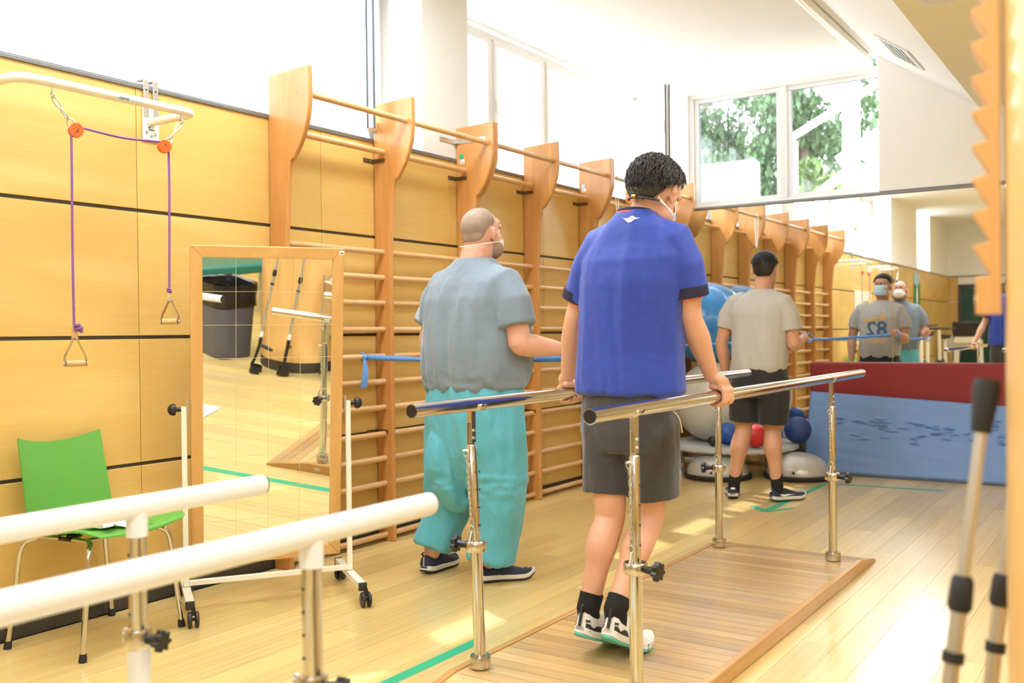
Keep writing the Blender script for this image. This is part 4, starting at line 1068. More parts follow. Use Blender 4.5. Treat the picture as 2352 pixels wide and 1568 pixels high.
def trolley():
    o = Vector((3.62, 1.80, 0)); ex = Vector((.8, .6, 0)).normalized(); ey = Vector((ex.y, -ex.x, 0)); t = thing('trolley', 'chrome wheeled trolley stacked with white towels beside the column', 'trolley', o)
    o = o-ey*.0; W_, Dp = .52, .22
    ey = -ey; 
    def P(a, b, z): return o+ex*a+ey*b+Vector((0, 0, z))
    for a in (0, W_):
        for b in (0, Dp):
            MB().cyl(P(a, b, .07), P(a, b, .80), .009, n=12).build('leg', 'chrome', t)
            w = MB(); w.lathe([(0, -.010), (.024, -.010), (.026, 0), (.024, .010), (0, .010)], P(a, b, .026), 18, basis(ey)); w.bb(*[tuple(P(a, b, 0)+Vector(q)) for q in ((-.010, -.010, .03), (.010, .010, .075))]); w.build('caster', 'dark_plastic', t)
    Mx = Matrix((ex, ey, Vector((0, 0, 1)))).transposed()
    for z in (.31, .755):
        s = MB().box(P(W_/2, Dp/2, z), (W_+.01, Dp+.01, .006), Mx).build('shelf', 'brushed_steel' if z < .5 else 'cream_paint', t)
        for b in (0, Dp): MB().cyl(P(0, b, z+.03), P(W_, b, z+.03), .005, n=8).build('guard_rail', 'chrome', s)
    for k in range(3):
        tw_ = MB(); n = 14; vs = []
        tw_.box(P(W_*.5, Dp*.5, .775+k*.035), (W_*(.86-.05*k), Dp*.82, .03), Mx)
        tag(tw_.build('folded_towel', 'towel', bevel=.013, ), ['white folded towel, lowest on the trolley', 'white folded towel in the middle of the trolley stack', 'white folded towel topmost on the trolley'][k], 'towel', 'towels on the trolley')
    tag(MB().box(P(W_*.45, Dp*.5, .40), (.20, .16, .17), Mx).build('paper_box', 'paper', bevel=.004), 'white cardboard box on the lower trolley shelf', 'box')
trolley()
def treatment_table():
    c = Vector((5.1, .12, 0)); t = thing('treatment_table', 'green padded treatment table behind the waste bin', 'treatment table', c); a = .5
    Mx = rotz(a)
    MB().box(c+Vector((0, 0, .47)), (1.5, .66, .10), Mx).build('padded_top', 'vinyl_green', t, bevel=.035, seg=4)
    MB().box(c+Mx @ Vector((-1.0, 0, .49)), (.42, .62, .10), Mx).build('head_rest', 'vinyl_green', t, bevel=.035, seg=4)
    for sx_ in (-.6, .6):
        for sy_ in (-.25, .25): q = c+Mx @ Vector((sx_, sy_, 0)); MB().bb((q.x-.02, q.y-.02, 0), (q.x+.02, q.y+.02, .42)).build('leg', 'cream_paint', t, bevel=.003)
treatment_table()

# ================================================================== THINGS FAR BEHIND (seen in the wall mirror)
def treadmill(c, label):
    c = Vector(c); t = thing('treadmill', label, 'treadmill', c, 'treadmills by the green door')
    MB().bb((c.x-.28, c.y-1.5, .02), (c.x+.28, c.y+.1, .17)).build('deck', 'treadmill_cream', t, bevel=.02)
    MB().bb((c.x-.22, c.y-1.45, .17), (c.x+.22, c.y-.05, .178)).build('belt', 'tramp_black', t)
    for s in (-1, 1):
        MB().beam(c+Vector((s*.24, 0, .1)), c+Vector((s*.20, -.10, .95)), .10, .11, (0, 1, 0)).build('upright', 'treadmill_cream', t, bevel=.012)
        MB().tube(bez([c+Vector((s*.26, -.10, 1.0)), c+Vector((s*.28, -.30, 1.02)), c+Vector((s*.28, -.52, .96))], 5), .018, 10).build('handrail', 'dark_plastic', t)
    MB().prism([(-.05, .92), (.08, 1.0), (.16, 1.28), (.10, 1.30), (-.12, 1.05)], -.26, .26, c+Vector((0, 0, 0)), (0, 1, 0), (0, 0, 1)).build('console', 'dark_plastic', t, bevel=.012)
    MB().prism([(-.02, .80), (.10, .88), (.10, 1.0), (-.06, .95)], -.24, .24, c, (0, 1, 0), (0, 0, 1)).build('console_neck', 'treadmill_cream', t, bevel=.01)
treadmill((.62, -4.35, 0), 'cream treadmill with dark console, towel on its rail'); treadmill((1.42, -4.35, 0), 'cream treadmill with dark console, closer to the room centre')
tag(MB().prism([(-.10, 0), (.10, .01), (.11, .34), (-.09, .33)], 0, .02, (.26, -4.74, .72), (1, 0, 0), (0, .12, 1)).build('hanging_towel', 'towel', bevel=.006), 'small white towel hung over the treadmill rail', 'towel')
def bike(c, label, zs):
    c = Vector(c); t = thing('exercise_bike', label, 'exercise bike', c, 'exercise bikes by the far wall')
    MB().bb((c.x-.05, c.y-.45, .03), (c.x+.05, c.y+.45, .10)).bb((c.x-.25, c.y-.45, 0), (c.x+.25, c.y-.38, .06)).bb((c.x-.25, c.y+.38, 0), (c.x+.25, c.y+.45, .06)).build('base_frame', 'cream_paint', t, bevel=.01)
    MB().lathe([(0, -.05), (.22, -.05), (.24, 0), (.22, .05), (0, .05)], c+Vector((0, .22, .38)), 28, basis((1, 0, 0))).build('flywheel', 'dark_plastic', t)
    MB().beam(c+Vector((0, -.18, .08)), c+Vector((0, -.24, zs-.06)), .055, .07, (0, 1, 0)).build('seat_post', 'treadmill_cream', t, bevel=.01)
    MB().prism([(-.15, -.02), (-.13, .03), (.0, .02), (.15, .035), (.16, .01), (.05, -.03), (-.08, -.045)], -.10, .10, c+Vector((0, -.24, zs)), (0, -1, 0), (0, 0, 1)).build('saddle', 'dark_plastic', t, bevel=.02, seg=3)
    MB().beam(c+Vector((0, .28, .10)), c+Vector((0, .36, zs+.12)), .05, .06, (0, 1, 0)).build('front_post', 'treadmill_cream', t, bevel=.008)
    MB().tube(bez([c+Vector((-.22, .10, zs+.16)), c+Vector((-.2, .34, zs+.14)), c+Vector((.2, .34, zs+.14)), c+Vector((.22, .10, zs+.16))], 6), .015, 10).build('handlebar', 'dark_plastic', t)
bike((.30, -1.85, 0), 'exercise bike with raised dark saddle by the wood panelling', 1.08); bike((.36, -3.2, 0), 'exercise bike with lower dark saddle near the corner', 1.02)
ps = thing('banner', 'tall green printed banner hanging on the panelled wall', 'banner', (.004, -2.7, 1.35))
MB().bb((.002, -2.98, 1.32), (.008, -2.42, 2.20)).build('sheet', 'poster_green', ps)
MB().add([(.0088, y, z) for y, z in ((-2.98, 2.2), (-2.42, 2.2), (-2.42, 2.02), (-2.7, 1.94), (-2.98, 2.06))], [(0, 1, 2, 3, 4)]).build('printed_band', 'sticker_blue', ps)
MB().add([(.0088, -2.70+.07*math.cos(a)*(1 if abs(math.sin(a)) < .9 else .8), 1.78+.20*math.sin(a)) for a in [2*PI*i/20 for i in range(20)]], [tuple(range(20))]).build('printed_figure', 'paper', ps)
for zz, w in ((1.50, .34), (1.455, .40), (1.41, .28)): MB().bb((.0085, -2.7-w/2, zz), (.009, -2.7+w/2, zz+.022)).build('printed_line', 'paper', ps)
wbd = thing('wall_board', 'blank white board on the panelled wall under the second pulley rack', 'board', (.006, 1.3, .95))
MB().bb((.002, .80, .95), (.014, 1.78, 1.75)).build('board_face', 'cream_paint', wbd, bevel=.004)
ck = thing('wall_clock', 'round cream wall clock on the pier above the panelling', 'clock', (.03, 1.65, 2.76))
MB().lathe([(0, 0), (.15, 0), (.155, .012), (.15, .03), (.135, .034), (.132, .024), (0, .024)], (.002, 1.65, 2.80), 36, basis((1, 0, 0))).build('case', 'cream_paint', ck)
for a, L in ((.6, .07), (2.4, .10)): MB().beam((.028, 1.65, 2.80), (.028, 1.65+math.cos(a)*L, 2.80+math.sin(a)*L), .006, .002, (1, 0, 0)).build('hand', 'ink', ck)
sk = thing('second_mirror', 'beech-framed mirror leaning on the wall below the white board', 'mirror', (.10, .55, 0))
MB().beam((.16, .32, .0), (.02, .32, 1.60), .05, .03, (1, 0, 0)).beam((.16, .86, .0), (.02, .86, 1.60), .05, .03, (1, 0, 0)).beam((.022, .295, 1.585), (.022, .885, 1.585), .03, .05).beam((.157, .345, .03), (.157, .835, .03), .03, .05).build('frame', 'frame_wood', sk)
MB().add([(.157, .345, .05), (.157, .835, .05), (.024, .835, 1.57), (.024, .345, 1.57)], [(0, 1, 2, 3)]).build('glass', 'mirror', sk)
# ================================================================== PEOPLE
def skinmat(name, base, red, rough=.5):
    t = mat(name, base, rough, var=.10, scale=14, bump=.06, bscale=260, sss=.12); return t
skinmat('skin_a', srgb(216, 164, 134), None); skinmat('skin_b', srgb(218, 164, 138), None); skinmat('skin_c', srgb(202, 150, 118), None)
mat('ear_pink', srgb(226, 140, 112), .5)
mat('hair_dark', srgb(44, 38, 36), .42, var=.4, scale=60); mat('hair_black', srgb(30, 29, 32), .45, var=.4, scale=60)
mat('stubble', srgb(150, 128, 110), .7, var=.32, scale=28)
mat('shirt_blue', srgb(32, 62, 164), .62, var=.05, scale=5, bump=.12, bscale=700, sheen=.2)
mat('shirt_navy', srgb(28, 26, 56), .7); mat('trim_orange', srgb(232, 92, 62), .6)
mat('shirt_grey', srgb(122, 136, 148), .8, var=.05, scale=4, bump=.12, bscale=500, sheen=.2)
mat('shirt_melange', srgb(182, 177, 168), .8, var=.13, scale=130, bump=.15, bscale=500, sheen=.2, stretch=(1, 1, .35))
mat('shorts_grey', srgb(60, 58, 58), .85, var=.18, scale=150, sheen=.3, stretch=(1, 1, .3), bump=.1, bscale=500)
mat('shorts_black', srgb(28, 27, 27), .75, bump=.1, bscale=300, sheen=.2)
mat('trousers_teal', srgb(88, 172, 190), .75, var=.06, scale=8, bump=.35, bscale=45, sheen=.2, stretch=(1.6, 1.6, .45))
mat('sock_black', srgb(24, 23, 23), .9, bump=.2, bscale=400)
mat('shoe_navy', srgb(38, 46, 68), .7, bump=.2, bscale=500); mat('shoe_sole', srgb(226, 222, 212), .6); mat('shoe_tread', srgb(52, 52, 56), .7)
mat('shoe_white', srgb(226, 222, 212), .55, bump=.1, bscale=300); mat('shoe_black', srgb(40, 40, 40), .5); mat('sole_mint', srgb(92, 190, 168), .55)
mat('mask_white', srgb(244, 244, 242), .8, bump=.1, bscale=120); mat('mask_blue', srgb(196, 222, 232), .8, bump=.1, bscale=120)
mat('eye_white', srgb(236, 232, 226), .3); mat('iris', srgb(46, 30, 22), .2)
mat('print_navy', srgb(74, 94, 130), .7); mat('print_orange', srgb(238, 178, 84), .7); mat('gold', srgb(214, 172, 84), .25, 1)

def remeshed(mb, voxel, smooth=4, fac=.5):
    me = bpy.data.meshes.new('tmp'); me.from_pydata([tuple(v) for v in mb.v], [], mb.f)
    bm = bmesh.new(); bm.from_mesh(me); bmesh.ops.recalc_face_normals(bm, faces=bm.faces); bm.to_mesh(me); bm.free()
    o = bpy.data.objects.new('tmp', me); COL.objects.link(o)
    r = o.modifiers.new('r', 'REMESH'); r.mode = 'VOXEL'; r.voxel_size = voxel; r.adaptivity = 0
    if smooth:
        s = o.modifiers.new('s', 'SMOOTH'); s.iterations = smooth; s.factor = fac
    dg = bpy.context.evaluated_depsgraph_get(); e = o.evaluated_get(dg); m2 = bpy.data.meshes.new_from_object(e)
    n = len(m2.vertices); co = np.empty(n*3); m2.vertices.foreach_get('co', co); co = co.reshape(-1, 3)
    no = np.empty(n*3); m2.vertices.foreach_get('normal', no); no = no.reshape(-1, 3)
    fs = [tuple(p.vertices) for p in m2.polygons]
    bpy.data.objects.remove(o); bpy.data.meshes.remove(m2); bpy.data.meshes.remove(me)
    return co, no, fs
def limb(m, pts, radii, n=14, capend=True, sub=4):
    P = bez(pts, sub); R = []
    for i in range(len(radii)-1):
        for k in range(sub): t = k/sub; t = t*t*(3-2*t); R.append(radii[i]*(1-t)+radii[i+1]*t)
    R.append(radii[-1]); m.tube(P, R, n)
    if capend: m.ell(P[0], R[0]*.98, n=12, m=8); m.ell(P[-1], R[-1]*.98, n=12, m=8)
    return m
def oval(m, rings, n=28, pw=2.3):
    """closed loft of super-ellipse rings (centre, A, B) with A, B half-axis vectors"""
    vs = []
    for c, A, B in rings:
        c, A, B = Vector(c), Vector(A), Vector(B)
        for k in range(n):
            a = 2*PI*k/n; ca, sa = math.cos(a), math.sin(a); r = (abs(ca)**pw+abs(sa)**pw)**(-1/pw); vs.append(c+A*(ca*r)+B*(sa*r))
    N = len(rings); fs = [(i*n+k, i*n+(k+1) % n, (i+1)*n+(k+1) % n, (i+1)*n+k) for i in range(N-1) for k in range(n)]
    fs += [tuple(range(n-1, -1, -1)), tuple(range((N-1)*n, N*n))]
    return m.add(vs, fs, True)
class Frame:
    def __init__(s, o, fwd, up=(0, 0, 1)):
        s.o = Vector(o); s.u = Vector(up).normalized(); f = Vector(fwd); s.f = (f-s.u*f.dot(s.u)).normalized(); s.r = s.f.cross(s.u)
    def __call__(s, x, y, z): return s.o+s.r*x+s.f*y+s.u*z
    def d(s, x, y, z): return s.r*x+s.f*y+s.u*z
    def M(s): return Matrix((s.r, s.f, s.u)).transposed()
def head_prims(m, H, k=1.0, fat=0):
    Mx = H.M(); E = lambda c, r, R=None: m.ell(H(*[x*k for x in c]), [x*k for x in r], Mx if R is None else Mx @ R, 20, 14)
    E((0, -.012, .032), (.076, .097, .086)); E((0, -.035, .0), (.068, .068, .075)); E((0, .028, -.03), (.063+fat*.5, .068, .078)); E((0, .052, -.082), (.045+fat, .042, .034))
    for s in (-1, 1):
        E((s*.040, .03, -.07), (.028+fat, .045, .038)); E((s*.038, .064, -.026), (.026, .024, .026)); E((s*.028, .080, .030), (.028, .013, .010))
        E((s*.079, -.012, -.004), (.0075, .019, .031), Matrix.Rotation(s*-.42, 3, 'Z')); E((s*.086, -.022, .006), (.0055, .011, .022), Matrix.Rotation(s*-.42, 3, 'Z')); E((s*.076, -.004, -.030), (.007, .010, .012))
    E((0, .090, .004), (.010, .014, .028)); E((0, .100, -.020), (.015, .017, .013)); E((0, .091, -.056), (.024, .010, .007)); E((0, .088, -.066), (.020, .010, .007)); E((0, .075, .048), (.05, .02, .03))
def head_shell(H, k, t0, mask, noise_amp=0, nscale=30, n=72, mm=48, seed=0, grow=1.0):
    """scalp shell: sinks under the skin where mask is 0"""
    vs = []; 
    for i in range(mm+1):
        th = PI*i/mm
        for j in range(n):
            a = 2*PI*j/n; d = Vector((math.sin(th)*math.cos(a), math.sin(th)*math.sin(a), math.cos(th)))
            # union of two skull ellipsoids
            best = 0
            for c, r in (((0, -.012, .032), (.076, .097, .086)), ((0, -.035, .0), (.068, .068, .075))):
                c = Vector(c)-Vector((0, -.018, .025)); A = sum((d[q]/r[q])**2 for q in range(3)); B = -2*sum(d[q]*c[q]/r[q]**2 for q in range(3)); Cq = sum((c[q]/r[q])**2 for q in range(3))-1
                disc = B*B-4*A*Cq
                if disc > 0: best = max(best, (-B+math.sqrt(disc))/(2*A))
            w = mask(d); off = -.012+(t0+.012)*w
            if noise_amp: off += w*noise_amp*(noise.noise(d*nscale+Vector((seed, 0, 0)))+.5*noise.noise(d*nscale*2.3+Vector((0, seed, 0))))
            vs.append(H(*((Vector((0, -.018, .025))+d*(best+off))*k)))
    fs = [(i*n+j, i*n+(j+1) % n, (i+1)*n+(j+1) % n, (i+1)*n+j) for i in range(mm) for j in range(n)]
    return vs, fs
def smooth01(x): x = max(0, min(1, x)); return x*x*(3-2*x)
def hair_mask(front=.45, side=.02, back=-.72, soft=.10):
    def f(d):
        y = d.y/max(1e-4, math.hypot(d.x, d.y)); h = math.hypot(d.x, d.y)
        if y > 0: line = side+(front-side)*smooth01(y*1.25)
        else: line = side+(back-side)*smooth01((-y-.1)*1.3)
        return smooth01((d.z-line)/soft+.5)
    return f
def face(parent, H, k, iris=True, brow='hair_dark'):
    for s in (-1, 1):
        e = MB().ell(H(s*.031*k, .0755*k, .008*k), .0125*k, n=14, m=10).build('eye', 'eye_white', parent)
        MB().lathe([(0, .0128), (.0052, .0118), (.0052, .010)], H(s*.031*k, .0755*k, .007*k), 14, basis(H.f)).build('iris', 'iris', e)
        MB().tube(bez([H(s*.014*k, .0955*k, .026*k), H(s*.030*k, .0945*k, .032*k), H(s*.050*k, .078*k, .026*k)], 5), [.0032]*6+[.003]*4+[.0015], 6).build('eyebrow', brow, parent)
def mask_shell(parent, H, k, matn, cup=False, bvh=None):
    n, mm = 20, 16; vs = []
    for i in range(mm+1):
        v = -1+2*i/mm
        for j in range(n+1):
            u = -1+2*j/n
            if cup:
                u *= 1; 
                r = math.sqrt(u*u+v*v); q = max(1, r/1.0)
                x, z = u/q*.066, -.040+v/q*.060; y = .058+.066*math.sqrt(max(0, 1-min(1, r)**2))-.012*abs(u/q)**2
            else:
                x = u*.068; z = -.042+v*.052; y = .118-.062*abs(u)**2.2-.018*abs(v)**3-(.004 if abs(v) < .08 or abs(v-.45) < .06 or abs(v+.45) < .06 else 0)
            vs.append(H(x*k, y*k, z*k))
    fs = [(i*(n+1)+j, i*(n+1)+j+1, (i+1)*(n+1)+j+1, (i+1)*(n+1)+j) for i in range(mm) for j in range(n)]
    o = MB().add(vs, fs, True).build('face_mask', matn, parent); o.modifiers.new('th', 'SOLIDIFY').thickness = .003
    return o
def hand_prims(m, wrist, fwd, back, side, curl=1.1, k=1.0, thumb_in=.6):
    """open-to-curled hand; fwd along the hand, back = normal of the back of the hand, side +1 right"""
    F = Frame(wrist, fwd, back); s = -side      # thumb side: for a right hand, back up, thumb is to the left
    P = lambda x, y, z: F(x*k, y*k, z*k)
    oval(m, [(P(0, -.012, 0), F.r*.026*k, F.u*.019*k), (P(0, .02, 0), F.r*.032*k, F.u*.017*k), (P(0, .055, .002), F.r*.041*k, F.u*.0155*k), (P(0, .086, .002), F.r*.040*k, F.u*.0125*k), (P(0, .098, 0), F.r*.035*k, F.u*.008*k)], 18, 2.6)
    Ls = [(.043, .026, .020), (.047, .030, .021), (.044, .028, .020), (.034, .021, .018)]
    for i in range(4):
        x = s*(.031-.0205*i); y = .088-(.004 if i in (0, 2) else (.012 if i == 3 else 0)); p = Vector((x, y, .001)); a = .25*curl; rr_ = .0092-.0004*i
        pts = [P(x*.92, y-.03, 0), P(*p)]
        for q, L in enumerate(Ls[i]):
            a += curl*(.45 if q == 0 else .75); p = p+Vector((0, math.cos(a)*L, -math.sin(a)*L)); pts.append(P(*p))
            if q == 0: pass
        m.tube(pts, [rr_*k, rr_*1.05*k, rr_*.98*k, rr_*.9*k, rr_*.74*k], 10); m.ell(pts[-1], rr_*.74*k, n=10, m=8); [m.ell(pp, rr_*.99*k, n=10, m=8) for pp in pts[1:-1]]
    tp_ = [P(s*.020, .012, -.006), P(s*.044, .040, -.012), P(s*.052-s*.012*thumb_in, .068, -.022-.010*thumb_in), P(s*.046-s*.03*thumb_in, .090, -.030-.012*thumb_in)]
    m.tube(tp_, [.014*k, .0125*k, .0105*k, .008*k], 10); [m.ell(pp, q*k, n=10, m=8) for pp, q in zip(tp_, (.013, .0125, .0105, .008))]
def grip_prims(m, xb, zb, y0, outer, wrist, k=1.0):
    """hand closed round a horizontal bar along Y: four fingers over the outside and under, thumb on the inside"""
    c = Vector((xb, 0, zb)); rb_ = RB+.0085
    def A(a, y, r=rb_): return Vector((xb+outer*math.cos(a)*r, y, zb+math.sin(a)*r))
    kn = []
    for i in range(4):
        y = y0+.034-.0225*i; rr_ = (.0098, .0102, .0098, .0088)[i]; start = 1.15; end = (-2.5, -2.7, -2.6, -2.3)[i]; n = 14; pts = []
        for q in range(n+1):
            a = start+(end-start)*q/n; bump_ = .006 if abs(a-.75) < .2 else (.0035 if abs(a+.55) < .2 else 0); pts.append(A(a, y-.004*q/n*(i-1.5), rb_+bump_))
        kn.append(pts[2]); m.tube(pts, [rr_*1.12, rr_*1.12, rr_*1.15]+[rr_*1.02]*5+[rr_*.96]*4+[rr_*.86, rr_*.8, rr_*.68], 10); m.ell(pts[-1], rr_*.68, n=10, m=8); m.ell(pts[2], rr_*1.18, n=10, m=8)
    w = Vector(wrist); ym = y0+.002
    # back of the hand from wrist to knuckles, lying over the bar
    K = A(1.0, ym, rb_+.004); mid = (w+K)/2+Vector((outer*.012, 0, .010)); lat = Vector((0, 1, 0))
    d = (K-w).normalized(); nrm = d.cross(lat).normalized()
    oval(m, [(w-d*.006, lat*.027, nrm*.021), (w+(mid-w)*.6, lat*.035, nrm*.020), (mid+(K-mid)*.3, lat*.043, nrm*.018), (K, lat*.045, nrm*.013), (K+d*.008, lat*.040, nrm*.009)], 18, 2.5)
    # heel of the palm resting on the bar
    m.ell(Vector((xb-outer*.006, y0-.018, zb+RB+.013)), (.026, .036, .016)); m.ell(Vector((xb-outer*.012, y0+.016, zb+RB+.012)), (.022, .034, .015))
    th = [Vector((xb-outer*.012, y0+.012, zb+RB+.016)), Vector((xb-outer*.034, y0+.036, zb+.016)), Vector((xb-outer*.037, y0+.060, zb-.004)), Vector((xb-outer*.030, y0+.080, zb-.022))]
    m.tube(th, [.0145, .0125, .0108, .0082], 10); [m.ell(p, q, n=10, m=8) for p, q in zip(th, (.014, .0125, .0108, .0082))]
def ridge(v): return 1-2*abs(noise.noise(v))
def cloth(name, m, voxel, matn, parent, smooth=5, disp=None):
    co, no, fs = remeshed(m, voxel, smooth)
    if disp:
        for i in range(len(co)):
            co[i] += no[i]*disp(Vector(co[i]), Vector(no[i]))
    o = mkobj(name, [tuple(c) for c in co], fs, matn, parent, None, [True]*len(fs), False)
    bv = BVHTree.FromPolygons([Vector(c) for c in co], fs); return o, bv
def shoe(parent, heel, toe_dir, z0, pitch, upper, sole, tread, L=.285, k=1.0, side=1, style='runner'):
    """shoe with its heel at `heel`; pitch lifts the heel (rad) about the ball of the foot"""
    f = Vector((toe_dir[0], toe_dir[1], 0)).normalized(); up = Vector((0, 0, 1)); r = f.cross(up); ball = .70*L
    h = Vector((heel[0], heel[1], z0))
    def P(x, y, z):
        if y < ball:
            dy, dz = y-ball, z; cy = dy*math.cos(-pitch)-dz*math.sin(-pitch); cz = dy*math.sin(-pitch)+dz*math.cos(-pitch); y, z = ball+cy, cz
        return h+r*x+f*y+up*z
    ys = [0, .012, .04, .09, .14, .19, .235, .265, L]; ws = [.018, .030, .036, .036, .038, .047, .046, .034, .010]
    sp = lambda y: np.interp(y, ys, ws)*k
    yy = [L*i/26 for i in range(27)]; offs = lambda y: .008*math.sin(PI*y/L)*side*-1
    def soleslab(zb, zt, grow, name, mt, spring=True):
        vs = []; n = len(yy)
        for zi in (0, 1):
            for y in yy:
                sp_ = .022*max(0, (y-.78*L)/(.22*L))**2+.008*max(0, (.05-y)/.05)**2
                for s in (-1, 1): vs.append(P(s*(sp(y)+grow*(1 if zi else .6))+offs(y), y, (zb if zi == 0 else zt)+sp_))
        N = 2*n; fs = [(2*i, 2*i+1, 2*i+3, 2*i+2) for i in range(n-1)]+[(N+2*i, N+2*i+2, N+2*i+3, N+2*i+1) for i in range(n-1)]
        fs += [(2*i, 2*i+2, N+2*i+2, N+2*i) for i in range(n-1)]+[(2*i+1, N+2*i+1, N+2*i+3, 2*i+3) for i in range(n-1)]+[(0, N, N+1, 1), (2*n-2, 2*n-1, N+2*n-1, N+2*n-2)]
        o = MB().add(vs, fs, True).build(name, mt, parent, bevel=.003); return o
    o_t = soleslab(.001, .010, .000, 'outsole', tread); o_s = soleslab(.010, .032, .003, 'midsole', sole)
    tops = np.array([(.0, .082), (.012, .088), (.04, .080), (.09, .074), (.12, .085), (.15, .076), (.19, .062), (.235, .050), (.265, .040), (L, .028)]); vs = []; n = 16
    for y in yy:
        zt = np.interp(y, tops[:, 0], tops[:, 1])*1.0; w = sp(y); sp_ = .022*max(0, (y-.78*L)/(.22*L))**2
        if style == 'high' and y < .12: zt += .02
        for j in range(n+1):
            a = PI*j/n; x = math.cos(a)*w*(1 if math.sin(a) < .6 else .92); z = .026+sp_+(zt-.026)*math.sin(a)**.75; vs.append(P(x+offs(y), y, z))
    k_ = n+1; fs = [(i*k_+j, i*k_+j+1, (i+1)*k_+j+1, (i+1)*k_+j) for i in range(len(yy)-1) for j in range(n)]
    fs += [tuple(range(n, -1, -1)), tuple(range((len(yy)-1)*k_, len(yy)*k_))]
    up_ = MB().add(vs, fs, True).build('shoe_upper', upper, parent)
    return P, up_, sp, offs, tops
def side_strip(P, sp, offs, tops, ya, yb, q0, q1, s, matn, parent, name, lift=.0022, n=14, nq=5):
    """patch laid on the side of a shoe upper between two height curves q0(y), q1(y)"""
    vs = []
    for i in range(n+1):
        y = ya+(yb-ya)*i/n; zt = np.interp(y, tops[:, 0], tops[:, 1]); a0, a1 = q0(i/n), q1(i/n)
        for j in range(nq+1):
            q = a0+(a1-a0)*j/nq; q = min(.98, max(.0, q)); a = math.asin(q**(1/.75)); x = math.cos(a)*sp(y)*(1 if math.sin(a) < .6 else .92)+lift; sg = .022*max(0, (y-.78*.285)/(.22*.285))**2
            vs.append(P(s*x+offs(y), y, .026+sg+(zt-.026)*q+lift*.4))
    k = nq+1
    return MB().add(vs, [(i*k+j, i*k+j+1, (i+1)*k+j+1, (i+1)*k+j) for i in range(n) for j in range(nq)], True).build(name, matn, parent, fixn=False)
def swoosh(P, sp, offs, tops, s, matn, parent):
    lo = lambda t: .16+.55*abs(t-.28)**1.6*(1.0 if t > .28 else 2.6); wd = lambda t: .02+.26*math.sin(PI*min(1, t*1.02)**.62)**1.2
    return side_strip(P, sp, offs, tops, .05, .185, lambda t: lo(t), lambda t: lo(t)+wd(t)*(1-t*.75), s, matn, parent, 'swoosh', .003)
def sock(parent, ank, kn, zt, r0, r1, matn='sock_black'):
    ank = Vector(ank); kn = Vector(kn); d = (kn-ank).normalized()
    a = ank+Vector((0, .012, -.085)); L = (zt-ank.z)/d.z
    return MB().tube(bez([a, ank+Vector((0, .004, -.03)), ank, ank+d*(L*.6), ank+d*(L-.004), ank+d*L], 3)+[ank+d*L], [r0*.86]*3+[r0*.95]*3+[r0]*3+[(r0+r1)/2]*3+[r1]*4+[r1*.85], 22).build('sock', matn, parent)
